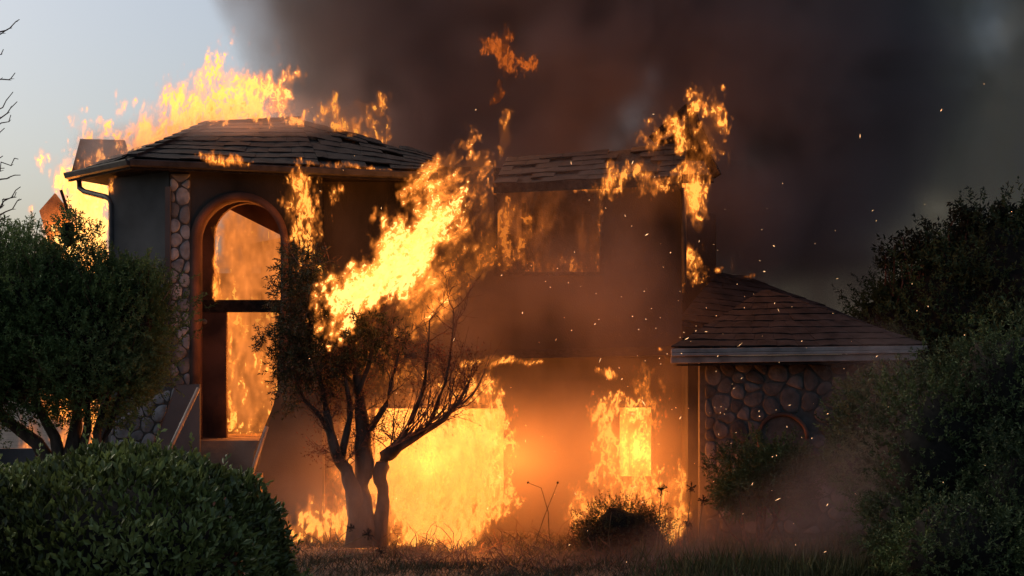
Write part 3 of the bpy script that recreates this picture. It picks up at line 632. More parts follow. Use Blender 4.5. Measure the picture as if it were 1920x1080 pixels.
blaze('corner_fire', 'big fire wrapping the upper right corner of the house', [
    [(1300, 400, 30.8, 18, .7), (1308, 370, 30.8, 42, 1.2), (1310, 330, 30.8, 44, 1.15), (1312, 300, 30.9, 30, .95), (1330, 270, 31, 22, .9), (1325, 230, 31, 24, .9), (1310, 205, 31, 20, .7)],
    [(1225, 256, 30.8, 14, .9), (1240, 242, 30.8, 20, .95), (1270, 245, 30.8, 32, 1.05), (1310, 250, 30.8, 26, 1.0)], [(1300, 215, 30.9, 30, 1), (1325, 200, 30.9, 22, .9)], [(1340, 260, 30.9, 26, 1), (1345, 230, 30.9, 20, .9)], [(1265, 325, 30.2, 14, .8), (1290, 320, 30.4, 26, 1)], [(1340, 330, 31, 26, .8), (1368, 322, 31, 12, .6)], [(1330, 370, 30.9, 22, 1.3), (1335, 390, 30.9, 12, .9)]],
    h=.024, K=15, cap=3.4, flow=(.1, 0, 1), core=1.5, fine=1.2)
blaze('side_fire', 'flame puffing from the side wall above the garage roof', [[(1290, 515, 31, 16, .9), (1300, 490, 31, 24, 1.1), (1322, 500, 31, 12, .7)], [(1290, 525, 30.6, 12, .9), (1330, 524, 30.8, 10, .7)]], h=.018, K=18, cap=4, fine=1.6)
blaze('roof_edge_fire', 'small flames on the top of the garage roof', [[(1346, 506, 33.2, 9, .9), (1358, 500, 33.2, 5, .5)], [(1374, 505, 33.2, 8, .6), (1373, 488, 33.2, 7, .6)], [(1395, 520, 33.0, 5, .6), (1412, 516, 33.0, 6, .6)]], h=.016, K=14, cap=1.8, fine=1.8)
blaze('ledge_fire', 'long low flame running along the ledge between storeys', [
    [(870, 682, 29.4, 14, .9), (930, 674, 29.4, 16, 1.1), (960, 676, 29.4, 11, 1.0), (1015, 679, 29.4, 6, .9)], [(935, 660, 29.4, 4, .6), (932, 672, 29.4, 6, .7)]], h=.014, K=22, cap=3, fine=1.9, flow=(.5, 0, .6))
for i, (x, y, r_) in enumerate(((1140, 700, 9), (1158, 703, 6))):
    pass
blaze('ember_flame', 'small bright flame clinging to the wall above the small window', [[(1124, 697, 29.6, 8, 1.1), (1142, 701, 29.6, 13, 1.3), (1156, 706, 29.6, 8, 1.1)]], h=.012, K=50, cap=5, fine=2.2)
blaze('ember_flame', 'tiny flame at the left end of the garage gutter', [[(1238, 654, 27.9, 5, .9), (1250, 656, 27.9, 4, .8)], [(1248, 670, 27.9, 3, .8), (1257, 678, 27.9, 4, .8)]], h=.012, K=40, cap=3.5, fine=2.2)
blaze('window_fire', 'huge yellow fire filling the wide lower window behind the tree', [
    [(740, 800, 30.6, 130, 1.5), (870, 800, 30.6, 130, 1.6), (870, 890, 30.6, 120, 1.8), (740, 900, 30.6, 130, 1.6)], [(620, 860, 30.7, 90, 1.2), (700, 880, 30.7, 110, 1.4)]], K=15, cap=4.4, core=1.8, h=.032, thr=1.2, corecol=(1, .62, .12), gain=2.4, rough=.55, wob=.25)
blaze('window_fire', 'ragged flames spilling out round the wide lower window', [
    [(700, 900, 28.9, 70, 1.3), (790, 880, 29.2, 80, 1.3), (870, 900, 29.3, 64, 1.3), (925, 925, 29.4, 44, 1.15)], [(760, 780, 29.3, 40, .8), (840, 760, 29.4, 40, .8), (900, 745, 29.4, 30, .8)],
    [(720, 980, 28.2, 46, 1.15), (780, 955, 28.6, 70, 1.35), (840, 945, 28.8, 56, 1.2)], [(740, 1030, 27.2, 20, 1.2), (800, 1022, 27.2, 28, 1.4), (875, 1022, 27.3, 16, 1.1)], [(760, 990, 27.6, 60, 1.4), (850, 960, 28.6, 60, 1.3), (920, 940, 29.2, 40, 1.2)], [(810, 960, 28, 26, 1.1), (808, 1005, 27.8, 16, .9)]],
    h=.026, K=13, cap=3.4, core=1.5, flow=(.35, 0, 1), fine=1.1)
blaze('window_fire', 'lacy flames fringing the right edge and head of the wide lower window', [
    [(800, 752, 29.6, 18, 1.0), (880, 750, 29.6, 26, 1.1), (925, 752, 29.6, 26, 1.2), (948, 780, 29.6, 20, 1.2), (952, 850, 29.6, 17, 1.1), (951, 910, 29.6, 20, 1.2), (930, 940, 29.5, 34, 1.3), (860, 955, 29.4, 36, 1.3)],
    [(930, 735, 29.6, 14, .9), (900, 730, 29.6, 12, .8)]], h=.019, K=22, cap=3.8, core=1.6, fine=1.4, gain=2.9)
blaze('ground_fire', 'fire burning on the ground between hedge and tree trunk', [
    [(575, 985, 28.2, 30, 1.0), (620, 965, 28.4, 55, 1.15), (650, 985, 28.3, 44, 1.1)], [(590, 1015, 27.8, 18, 1), (645, 1012, 27.8, 18, 1)], [(640, 880, 29.3, 40, .8), (650, 930, 29, 50, .9)]], h=.026, K=10, cap=3, core=1.5)
blaze('window_fire', 'solid yellow fire inside the small lower window', [
    [(1192, 780, 30.5, 60, 1.6), (1192, 880, 30.5, 62, 1.6)]], K=15, cap=4.4, core=1.8, h=.03, corecol=(1, .62, .1), thr=1.2, gain=2.6, rough=.5, wob=.12)
blaze('window_fire', 'flames curling out round the small lower window', [
    [(1122, 752, 29.45, 22, 1.0), (1135, 765, 29.45, 30, 1.2), (1160, 758, 29.5, 22, 1.2), (1210, 756, 29.5, 18, 1.1)], [(1145, 780, 29.45, 26, 1.2), (1152, 820, 29.5, 22, 1.3), (1150, 880, 29.5, 24, 1.3), (1145, 915, 29.4, 34, 1.25)],
    [(1105, 965, 29.0, 30, 1.0), (1135, 935, 29.1, 48, 1.25), (1190, 920, 29.2, 42, 1.25), (1215, 900, 29.4, 20, 1.1)]], h=.02, K=16, cap=4.6, fine=1.5, core=1.4)
blaze('window_fire', 'dull orange plume blown right off the small lower window', [
    [(1226, 800, 29.4, 18, 1.1), (1235, 775, 29.4, 36, 1.1), (1228, 732, 29.4, 34, 1.0)], [(1240, 770, 29.4, 32, 1.0), (1272, 758, 29.4, 22, .9)]], h=.02, K=6, cap=1.1, fine=1.4, core=.75, corecol=(1, .25, .03))
blaze('ground_fire', 'orange fire climbing behind the small dark bush', [
    [(1225, 1000, 28.2, 18, 1.1), (1260, 985, 28.2, 34, 1.15), (1262, 940, 28.6, 42, 1.1), (1278, 905, 28.8, 32, 1.0), (1255, 885, 29, 20, .8)]], h=.022, K=9, cap=2.4, fine=1.3, core=1.1)
blaze('hall_fire_and_glow', 'orange fire inside the arched upper window of the entry', [
    [(440, 600, 31.6, 60, .9), (440, 520, 31.6, 52, .8), (425, 450, 31.4, 34, .7)], [(520, 440, 32.3, 24, .7), (470, 455, 32.3, 18, .6)], [(500, 520, 32.6, 60, .65), (500, 600, 32.6, 70, .8)]], h=.034, K=3.2, cap=1.6, core=1.15, corecol=(1, .4, .06), fine=.9)
blaze('hall_fire_and_glow', 'firelit orange smoke filling the hall, its glow added as emission', [[(460, 380, 33, 110, 1.0), (460, 480, 32.9, 150, 1.2), (470, 700, 33, 190, 1.2)]], h=.06, K=6, cap=1.05, core=.8, thr=9, rough=.35, fine=.6, edge=1.2, col=(1, .27, .05))  # smoke lit by the flames, with that light put in as emission
blaze('hall_fire_and_glow', 'edge of bright flame down the jamb of the arched window', [[(404, 430, 30.05, 6, .8), (405, 480, 30.05, 6, .8), (406, 530, 30.05, 11, .9), (408, 560, 30.05, 7, .8)]], h=.013, K=40, cap=4, fine=2, flow=(0, 0, 1))
blaze('hall_fire_and_glow', 'bright line of flame down the left jamb of the doorway', [[(428, 588, 30.05, 6, .8), (430, 650, 30.05, 6.5, .85), (432, 740, 30.05, 7, .9), (434, 800, 30.05, 12, .9)]], h=.013, K=40, cap=4, fine=2)
blaze('doorway_fire', 'yellow fire at the foot of the open doorway', [
    [(440, 800, 31.2, 30, .9), (490, 780, 31.6, 50, 1.2), (530, 720, 31.8, 50, 1.1)], [(460, 640, 31.8, 60, .6), (500, 700, 31.8, 70, .7)], [(450, 760, 31, 16, .8), (445, 700, 31, 12, .6)]], h=.03, K=5, cap=3, core=1.6)
blaze('stair_fire', 'low flames spread over the porch floor', [[(440, 812, 30.6, 7, .8), (480, 812, 30.6, 8, .9)]], h=.016, K=30, cap=4, fine=2)
print('fires', time.time() - T0)

# light given off by the fires: a lamp in front of each large blaze
def firelight(px, py, Y, watts, size=.35, col=(1, .27, .04)):
    l = bpy.data.lights.new('firelight', 'POINT'); l.energy = watts; l.shadow_soft_size = size; l.color = col
    o = bpy.data.objects.new('firelight', l); COL.objects.link(o); o.location = P(px, py, Y)
firelight(740, 500, 26.0, 260); firelight(860, 330, 28.0, 60)
firelight(800, 880, 28.0, 420, .5); firelight(960, 850, 29.0, 200); firelight(1190, 840, 28.9, 260); firelight(1020, 860, 28.6, 100, .8); firelight(1250, 930, 27.8, 70)
firelight(1345, 330, 29.9, 200); firelight(600, 960, 27.6, 130); firelight(900, 1000, 26.6, 90); firelight(450, 480, 31.2, 160); firelight(480, 700, 31.2, 200)
firelight(450, 180, 32.2, 160); firelight(575, 400, 28.6, 14); firelight(120, 430, 33.0, 200)
firelight(1010, 480, 31.2, 7); firelight(940, 180, 31.5, 90, .6); firelight(1200, 250, 32.5, 90, .6); firelight(120, 760, 32.2, 150)

# ------------------------------------------------------------------ smoke
smoke('smoke_plume', 'dark brown smoke plume rising from the roof and filling the sky', [
    [(720, 260, 35, 210, .55), (740, 60, 37, 300, .65), (700, -200, 38, 380, .7)],
    [(980, 250, 36, 260, 1.1), (1050, 50, 37, 380, 1.2), (1100, -300, 39, 480, 1.2)],
    [(1300, 350, 36, 260, 1.1), (1380, 100, 37, 330, 1.1), (1420, -250, 39, 430, 1.1)], [(1500, 430, 37, 200, .8), (1560, 150, 38, 260, .8)]], .24, (.46, .405, .39), 1.5, rough=.6, scale=.8, cut=-.1)
smoke('grey_smoke', 'paler grey smoke billowing away to the right of the house', [
    [(1480, 520, 40, 230, .9), (1640, 330, 41, 320, 1.0), (1750, 60, 42, 400, 1.0), (1800, -200, 43, 400, 1)], [(1850, 500, 43, 340, 1), (1980, 200, 44, 400, 1)]], .3, (.86, .82, .68), .75, rough=1.2, scale=.9, cut=-.1)
smoke('smoke_veil', 'pale thin smoke drifting over the left roof', [[(180, 285, 30.8, 60, .7), (330, 262, 30.6, 70, .7), (520, 235, 30.8, 80, .6), (660, 240, 31.6, 60, .3)]], .12, (.62, .56, .53), .8, rough=.4, scale=1.2)
smoke('ground_smoke', 'orange lit smoke hanging in front of the lower storey', [
    [(560, 880, 28.6, 130, .8), (800, 880, 28.2, 200, .7), (1050, 880, 28.4, 210, 1.1), (1250, 900, 28.2, 180, .9)], [(900, 600, 29, 160, .5), (1100, 560, 29, 220, .6), (1250, 640, 28.8, 170, .5)],
    [(900, 380, 29.2, 150, .3), (1180, 380, 29.2, 150, .26)]], .2, (.56, .46, .42), .26, rough=.4, scale=.8, aniso=.3)
smoke('ground_smoke', 'grey brown smoke rolling low across the yard', [
    [(560, 1070, 25.5, 90, 1.0), (800, 1075, 25.2, 100, 1.1), (1100, 1095, 25.2, 90, 1.0), (1400, 1040, 24.2, 130, 1.0), (1580, 950, 23.5, 150, .9), (1680, 820, 23, 150, .7), (1640, 700, 23.6, 120, .4)],
    [(560, 960, 25.4, 90, .8), (700, 950, 25.2, 110, .9), (860, 1000, 25.4, 90, .6)]], .2, (.42, .36, .36), .27, rough=.45, scale=1.0)
print('smoke', time.time() - T0)

# ------------------------------------------------------------------ plants
def fast_mesh(name, V, Q, shade, m):
    me = bpy.data.meshes.new(name); nV, nQ = len(V), len(Q)
    me.vertices.add(nV); me.vertices.foreach_set('co', V.astype(np.float32).ravel())
    k = Q.shape[1]; me.loops.add(nQ * k); me.loops.foreach_set('vertex_index', Q.astype(np.int32).ravel())
    me.polygons.add(nQ); me.polygons.foreach_set('loop_start', np.arange(0, nQ * k, k, dtype=np.int32))
    me.update(calc_edges=True)
    at = me.attributes.new('shade', 'FLOAT', 'POINT'); at.data.foreach_set('value', shade.astype(np.float32))
    me.materials.append(m); return me
def unit(a): return a / (np.linalg.norm(a, axis=-1, keepdims=True) + 1e-9)
def leaf_mesh(name, base, d, L, Wd, shade, m, r, fold=.25, wide=.45):
    n = len(base); d = unit(d); side = unit(np.cross(d, r.normal(size=(n, 3)))); nm = np.cross(side, d)
    L = np.broadcast_to(L, n)[:, None]; Wd = np.broadcast_to(Wd, n)[:, None]
    b = base; c = base + d * L * wide - nm * Wd * fold; l = base + d * L * wide + side * Wd / 2 + nm * Wd * fold; rr = base + d * L * wide - side * Wd / 2 + nm * Wd * fold; t = base + d * L + nm * Wd * fold * r.uniform(-1, 1, (n, 1))
    V = np.stack([b, l, t, rr, c], 1).reshape(-1, 3); o = np.arange(n)[:, None] * 5
    Q = np.concatenate([o + [0, 4, 2, 1], o + [0, 3, 2, 4]], 1).reshape(-1, 4)
    return fast_mesh(name, V, Q, np.repeat(shade, 5), m)
def put(me, name, parent=None, kind=None):
    o = bpy.data.objects.new(name, me); COL.objects.link(o)
    if parent: add_child(o, parent)
    if kind: o['kind'] = kind
    return o
def sprigs(blobs, n, per, slen, L, Wd, r, shell=(.55, 1.0), up=.5, spread=.9):
    # blobs: (px, py, Y, rx px, ry px, depth m) ; short leafy shoots pointing outwards
    vol = np.array([b[3] * b[4] for b in blobs], float); pick = r.choice(len(blobs), n, p=vol / vol.sum())
    C = np.array([P(*b[:3]) for b in blobs]); S = np.array([[b[3] * b[2] / 3180, b[5], b[4] * b[2] / 3180] for b in blobs])
    dirn = unit(r.normal(size=(n, 3))); rad = r.uniform(shell[0] ** 2, shell[1] ** 2, n) ** .5
    rad *= 1 + .2 * samp(dirn[:, 0] * 22 + pick * 9, dirn[:, 1] * 22, dirn[:, 2] * 22)
    root = C[pick] + dirn * rad[:, None] * S[pick]
    ax = unit(dirn + np.array([0, 0, up]) + r.normal(size=(n, 3)) * .35)
    clump = .5 + .28 * samp(root[:, 0] * 16, root[:, 1] * 16, root[:, 2] * 16) + r.normal(0, .08, n)
    t = np.tile(np.linspace(.1, 1, per), n); ri = np.repeat(np.arange(n), per)
    base = root[ri] + ax[ri] * (t * slen)[:, None]
    d = ax[ri] * .7 + unit(r.normal(size=(n * per, 3))) * spread
    return base, d, L * r.uniform(.6, 1.15, n * per), Wd * r.uniform(.7, 1.15, n * per), np.clip(clump[ri] + r.normal(0, .12, n * per), 0, 1), root, ax
def ellips(center, rad, m, name, parent, seed=0, seg=20, amp=.12):
    b = MB(); V = []; Fc = []
    for i in range(seg // 2 + 1):
        th = math.pi * i / (seg // 2)
        for j in range(seg):
            ph = 2 * math.pi * j / seg; q = np.array([math.sin(th) * math.cos(ph), math.sin(th) * math.sin(ph), math.cos(th)])
            k = 1 + amp * float(samp(np.array([q[0] * 18 + seed * 5]), np.array([q[1] * 18]), np.array([q[2] * 18]))[0]); V.append(np.array(center) + q * k * np.array(rad))
    for i in range(seg // 2):
        for j in range(seg): Fc.append((i * seg + j, (i + 1) * seg + j, (i + 1) * seg + (j + 1) % seg, i * seg + (j + 1) % seg))
    b.add(V, Fc); return b.build(name, m, parent, smooth=True)
def wander(p, d, L, n, r, curl=.25, up=.0):
    p = np.array(p, float); d = np.array(d, float); d /= np.linalg.norm(d); out = [p.copy()]
    for _ in range(n):
        d = d + r.normal(size=3) * curl + np.array([0, 0, up]); d /= np.linalg.norm(d); p = p + d * L / n; out.append(p.copy())
    return out, d
M['core'] = mat('foliage_core_shade', (.006, .006, .004), (.014, .012, .009), 20)  # near-black for solid cores; the foliage's inner shade is put into this colour

# hedge in the foreground: leaves on a rounded box
r = np.random.default_rng(5)
hedge = empty('hedge', (-3.0, 11, 0), 'clipped broad leaved green hedge in the near left corner', 'hedge')
HC, HS = np.array([-3.25, 11.1, .95]), np.array([1.63, 1.45, 1.43])
def hedge_pts(n, r, off=0.0):
    d = r.normal(size=(n * 3, 3)); d = unit(d); k = (np.abs(d) ** 4.6).sum(1) ** (-1 / 4.6)
    q = d * k[:, None]; keep = (q[:, 1] < .75) & (q[:, 2] > -.3); q = q[keep][:n]; d = d[keep][:n]
    bump = samp(q[:, 0] * 17, q[:, 1] * 17, q[:, 2] * 17) * .065 + samp(q[:, 0] * 50, q[:, 1] * 50, q[:, 2] * 50) * .028
    nn = unit(np.sign(q) * np.abs(q) ** 2.6 / HS)
    P_ = HC + q * HS + nn * (bump[:, None] * 1.2 + off); P_[:, 2] -= .14 * np.clip(-2.5 - P_[:, 0], 0, 1.2); return P_, nn
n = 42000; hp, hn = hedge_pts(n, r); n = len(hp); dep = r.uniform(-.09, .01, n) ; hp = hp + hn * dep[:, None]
hd = hn * .55 + np.array([0, 0, .55]) + unit(r.normal(size=(n, 3))) * .75
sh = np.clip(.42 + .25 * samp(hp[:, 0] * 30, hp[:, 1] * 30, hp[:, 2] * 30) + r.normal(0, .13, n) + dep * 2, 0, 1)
near = np.argsort(hp[:, 1] + r.normal(0, .2, n) - hn[:, 2] * .2)[:260]; mask = np.ones(n, bool); mask[near] = False
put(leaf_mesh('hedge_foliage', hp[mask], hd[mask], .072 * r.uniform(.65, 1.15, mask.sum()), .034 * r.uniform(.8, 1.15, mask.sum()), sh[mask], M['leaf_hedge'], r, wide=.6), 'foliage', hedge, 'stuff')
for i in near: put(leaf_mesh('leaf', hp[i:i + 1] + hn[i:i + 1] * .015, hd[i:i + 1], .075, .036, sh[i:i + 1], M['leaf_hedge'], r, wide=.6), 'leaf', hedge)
r = np.random.default_rng(6); sp_, sn_ = hedge_pts(220, r, .02); sb, sdd = [], []
for q, m_ in zip(sp_, sn_):
    dd = unit(m_ * .6 + np.array([0, 0, .9]) + r.normal(size=3) * .3); hh = r.uniform(.05, .15)
    for t in np.linspace(.1, 1, 8): sb.append(q + dd * hh * t); sdd.append(dd + unit(r.normal(size=3)) * .8)
put(leaf_mesh('stray_shoots', np.array(sb), np.array(sdd), .05 * r.uniform(.6, 1.2, len(sb)), .022, np.clip(r.normal(.6, .2, len(sb)), 0, 1), M['leaf_hedge'], r, wide=.6), 'shoots', hedge, 'stuff')
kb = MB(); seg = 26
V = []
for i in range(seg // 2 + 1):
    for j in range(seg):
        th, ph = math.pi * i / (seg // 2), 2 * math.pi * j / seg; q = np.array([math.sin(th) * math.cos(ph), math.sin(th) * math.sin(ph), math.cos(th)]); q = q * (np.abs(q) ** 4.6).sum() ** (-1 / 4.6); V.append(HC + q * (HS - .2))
kb.add(V, [(i * seg + j, (i + 1) * seg + j, (i + 1) * seg + (j + 1) % seg, i * seg + (j + 1) % seg) for i in range(seg // 2) for j in range(seg)]); kb.build('foliage_core', M['core'], hedge, smooth=True)  # dark solid body inside the leaves, shade in its colour

# big leafy tree on the left
r = np.random.default_rng(21)
TY = 24.0
lt = empty('leafy_tree', tuple(P(130, 1000, TY)), 'dense dark green leafy tree left of the entry tower', 'tree')
blobs = [(150, 625, TY, 150, 138, 1.2), (40, 585, TY, 120, 118, 1.1), (80, 505, TY, 62, 46, .8), (215, 545, TY, 70, 56, .8), (255, 590, TY, 58, 110, .7), (25, 690, TY, 110, 95, 1.0), (170, 705, TY, 120, 72, 1.0), (-40, 640, TY, 90, 150, 1.1), (128, 440, TY, 16, 40, .3), (10, 460, TY, 34, 32, .5), (170, 455, TY, 10, 26, .2), (60, 440, TY, 16, 20, .2), (262, 690, TY, 40, 60, .5)]
ba, d, L, Wd, sh, rt, ax = sprigs(blobs, 15000, 13, .17, .06, .019, r, shell=(.55, 1.05), up=.55)
for k, b_ in enumerate(blobs[:9]): ellips(P(*b_[:3]), (b_[3] * TY / 3180 * .66, b_[5] * .66, b_[4] * TY / 3180 * .66), M['core'], 'foliage_core', lt, k, 14)  # near-black solids fill the crown where its inside is shaded
put(leaf_mesh('tree_foliage', ba, d, L, Wd, sh, M['leaf_tree'], r), 'crown', lt, 'stuff')
tb = MB()
for k in range(0, len(rt), 14): tb.tube([rt[k] - ax[k] * .35, rt[k] + ax[k] * .12], [.008, .004], 4)
tb.build('twigs', M['twig'], lt)['kind'] = 'stuff'
for b_ in blobs[:8]: c = P(*b_[:3]); 
for pts, rad in (([(118, 1000), (112, 900), (70, 830), (10, 790), (-40, 740)], (.17, .13, .1, .075, .05)), ([(118, 990), (120, 880), (105, 820), (70, 760), (60, 680), (40, 600)], (.16, .12, .08, .065, .05, .03)),
                 ([(135, 990), (132, 880), (140, 800), (150, 740), (130, 660), (110, 560)], (.16, .12, .09, .07, .05, .03)), ([(140, 985), (150, 870), (165, 800), (168, 720), (200, 640), (205, 540)], (.12, .09, .06, .05, .04, .03)),
                 ([(195, 985), (190, 870), (186, 810), (200, 740), (250, 660)], (.10, .07, .06, .05, .03)), ([(145, 940), (176, 860), (205, 800), (225, 740)], (.07, .05, .045, .03))):
    w = MB(); pp = []; 
    for (x, y) in pts: q = P(x, y, TY); q = q + r.normal(size=3) * [0.01, .08, 0]; pp.append(q)
    w.tube(pp, rad, 9); w.build('trunk', M['bark'], lt, smooth=True)

# burning tree in the middle
r = np.random.default_rng(8); BY = 26.6
bt = empty('burning_tree', tuple(P(690, 1010, BY)), 'scorched tree with forked trunk in front of the burning lower window', 'tree')
limbs = [([(672, 1025), (670, 965), (662, 915), (650, 880), (632, 850), (618, 805), (612, 770)], (.27, .19, .15, .12, .10, .085, .07)),
         ([(686, 1020), (680, 960), (674, 915), (684, 868), (681, 810), (672, 740), (668, 690)], (.27, .19, .15, .18, .14, .10, .07)),
         ([(706, 1025), (716, 960), (717, 915), (711, 886), (722, 856), (746, 836), (790, 812), (830, 788), (860, 755), (880, 715)], (.20, .13, .11, .14, .14, .12, .07, .05, .035, .02)),
         ([(640, 860), (648, 820), (655, 780), (650, 720), (640, 660)], (.08, .07, .06, .04, .03)),
         ([(616, 810), (600, 780), (570, 750), (548, 700)], (.05, .045, .035, .02)), ([(614, 780), (606, 730), (585, 670), (580, 590), (578, 500)], (.06, .05, .04, .03, .015)),
         ([(682, 815), (710, 780), (730, 740), (742, 690), (750, 640)], (.07, .055, .045, .03, .02)), ([(745, 835), (770, 790), (790, 740), (800, 680), (805, 600)], (.06, .05, .04, .03, .015)),
         ([(672, 740), (690, 690), (700, 640), (690, 580)], (.06, .045, .03, .02)), ([(790, 815), (815, 770), (835, 720), (845, 660), (850, 580)], (.045, .035, .03, .02, .01))]
tw = MB(); tips = []
for pts, rad in limbs:
    pp = [P(x, y, BY) + np.array([0, r.normal() * .07 * (i > 1), 0]) for i, (x, y) in enumerate(pts)]
    fine = []; fr = []
    for i in range(len(pp) - 1):
        for t in (0, .5): fine.append(pp[i] * (1 - t) + pp[i + 1] * t + r.normal(size=3) * .012 * (t > 0)); fr.append(rad[i] * (1 - t) + rad[i + 1] * t)
    fine.append(pp[-1]); fr.append(rad[-1]); fr = [q * .86 for q in fr]
    w = MB(); w.tube(fine, fr, 9); w.build('limb', M['bark'], bt, smooth=True)
    for i in range(len(fine) // 2, len(fine)):
        for _ in range(2):
            side = r.choice([-1, 1]); d0 = (r.normal(.25 * side, .6), r.normal(0, .6), r.uniform(.1, 1.0))
            path, dd = wander(fine[i], d0, r.uniform(.3, .75), 6, r, .22, .13); tw.tube(path, np.linspace(.011, .003, 7), 4)
            for q in path[2:]:
                for _ in range(2):
                    p2, d2 = wander(q, dd + r.normal(size=3) * .8, r.uniform(.15, .4), 4, r, .28, .12); tw.tube(p2, np.linspace(.005, .002, 5), 3); tips.append((p2[-1], d2)); tips.append((p2[2], d2))
tw.build('twigs', M['twig'], bt)['kind'] = 'stuff'
# long bare shoots sweeping up on the right side
tw = MB()
for k in range(45):
    t = r.random(); q = P(720 + 150 * t, 845 - 90 * t, BY) + np.array([0, r.normal() * .25, 0]); path, dd = wander(q, (r.uniform(.1, .9), r.normal() * .3, r.uniform(.1, .8)), r.uniform(.6, 1.5), 9, r, .13, .14); tw.tube(path, np.linspace(.011, .002, 10), 4)
tw.build('shoots', M['twig'], bt)['kind'] = 'stuff'
tp = np.array([t[0] for t in tips]); td = np.array([t[1] for t in tips]); n = len(tp) * 3
ii_ = np.tile(np.arange(len(tp)), 3); low = tp[ii_][:, 2] < 3.3
bs = tp[ii_] + r.normal(size=(n, 3)) * .05
put(leaf_mesh('curled_leaves', bs[low], td[ii_][low] + r.normal(size=(low.sum(), 3)) * .8, .05, .014, r.random(low.sum()), M['leaf_red'], r), 'curled_leaves', bt, 'stuff')
cb = [(560, 498, BY, 38, 34, .35), (528, 550, BY, 22, 34, .3), (590, 560, BY, 44, 50, .4), (556, 610, BY, 40, 40, .4), (640, 650, BY, 72, 42, .5), (590, 690, BY, 62, 40, .45), (700, 606, BY, 40, 28, .4), (545, 650, BY, 34, 40, .3), (494, 628, BY, 18, 14, .15), (540, 730, BY, 22, 40, .25), (730, 640, BY, 26, 16, .3), (648, 560, BY, 34, 34, .3)]
ba, d, L, Wd, sh, rt, ax = sprigs(cb, 1500, 13, .17, .075, .019, r, shell=(.1, 1.12), up=-.25)
put(leaf_mesh('tree_foliage', ba, d, L, Wd, sh, M['leaf_burn'], r), 'crown', bt, 'stuff')

def bush(name, label, cat, blobs, n, per, L, Wd, m, seed, up=.5, core=True, shell=(.6, 1.05), slen=.15, stems=0, base=None, coreS=.78):
    r = np.random.default_rng(seed); c = P(*blobs[0][:3]); root = empty(name, (c[0], c[1], 0), label, cat)
    ba, d, Ls, Wd_, sh, rt, ax = sprigs(blobs, n, per, slen, L, Wd, r, shell=shell, up=up)
    put(leaf_mesh('bush_foliage', ba, d, Ls, Wd_, sh, m, r), 'foliage', root, 'stuff')
    if core:
        for k, b_ in enumerate(blobs): ellips(P(*b_[:3]), (b_[3] * b_[2] / 3180 * coreS, b_[5] * coreS, b_[4] * b_[2] / 3180 * coreS), M['core'], 'foliage_core', root, seed + k, 14)  # dark filler solids, the bush's inner shade given by their colour
    if stems:
        w = MB()
        for k in range(stems):
            b_ = blobs[r.integers(len(blobs))]; top = P(*b_[:3]) + r.normal(size=3) * .2; bp = np.array([c[0] + r.normal() * .15, c[1] + r.normal() * .15, 0.0])
            w.tube([bp, (bp + top) / 2 + r.normal(size=3) * .08, top], [.02, .015, .006], 5)
        w.build('stems', M['twig'], root)['kind'] = 'stuff'
    return root
bush('low_bush', 'small rounded dark bush in front of the small burning window', 'bush', [(1165, 990, 26.4, 66, 48, .5), (1120, 1010, 26.4, 40, 34, .4), (1215, 1005, 26.4, 34, 36, .4)], 1800, 10, .045, .012, M['leaf_burn'], 31, slen=.14)
bush('round_shrub', 'leafy round shrub growing in front of the round window', 'bush', [(1430, 895, 26.2, 88, 70, .6), (1470, 875, 26.2, 44, 40, .45), (1385, 930, 26.2, 48, 46, .4), (1490, 905, 26.2, 44, 60, .4)], 2600, 12, .06, .018, M['leaf_dark'], 33, stems=18, core=False, shell=(.15, 1.05))
bush('climbing_shrub', 'broad leafy shrub leaning on the stone garage wall', 'bush', [(1640, 800, 25.6, 70, 90, .7), (1680, 750, 25.8, 70, 60, .6), (1590, 870, 25.6, 46, 60, .5), (1720, 850, 25.2, 100, 110, .8)], 4200, 12, .065, .022, M['leaf_dark'], 35)
bush('big_shrub', 'large dark shrub filling the near right edge', 'bush', [(1760, 880, 23, 150, 190, 1.2), (1880, 760, 23, 130, 150, 1.0), (1900, 980, 22, 130, 150, 1.0), (1800, 1030, 21.5, 150, 100, .9), (1700, 990, 22.5, 70, 70, .6)], 9000, 12, .065, .022, M['leaf_dark'], 37)
bush('far_tree', 'big dark tree behind the garage roof with tall stalks on top', 'tree', [(1760, 600, 35, 130, 120, 2.2), (1880, 560, 35, 150, 170, 2.4), (1680, 640, 35, 80, 90, 1.6), (1930, 480, 35, 90, 80, 1.5), (1780, 520, 35, 80, 60, 1.4), (1850, 700, 34, 200, 120, 2), (1640, 600, 35, 36, 40, .6)], 7000, 12, .10, .035, M['leaf_dark'], 39, slen=.28)
# tall stalks with tufts above the far tree
r = np.random.default_rng(41); ft = MB(); bs_ = []
for k in range(46):
    x = r.uniform(1660, 1935); y1 = 480 - (x - 1660) * .30 + r.normal() * 22; y0 = y1 + r.uniform(60, 110); a, c = P(x + r.normal() * 8, y0, 34.6), P(x, y1, 34.6)
    ft.tube([a, (a + c) / 2 + r.normal(size=3) * .06, c], [.025, .02, .012], 4)
    for _ in range(60): bs_.append(c + r.normal(size=3) * [.12, .12, .09])
tz = empty('tufted_reeds', tuple(P(1800, 560, 34.6)), 'tall tufted stalks standing against the sky above the far tree', 'plant')
o = ft.build('stems', M['twig'], tz); o['kind'] = 'stuff'
bs_ = np.array(bs_); put(leaf_mesh('tufts', bs_, r.normal(size=bs_.shape), .13, .045, r.random(len(bs_)) * .5, M['leaf_burn'], r), 'tufts', tz, 'stuff')

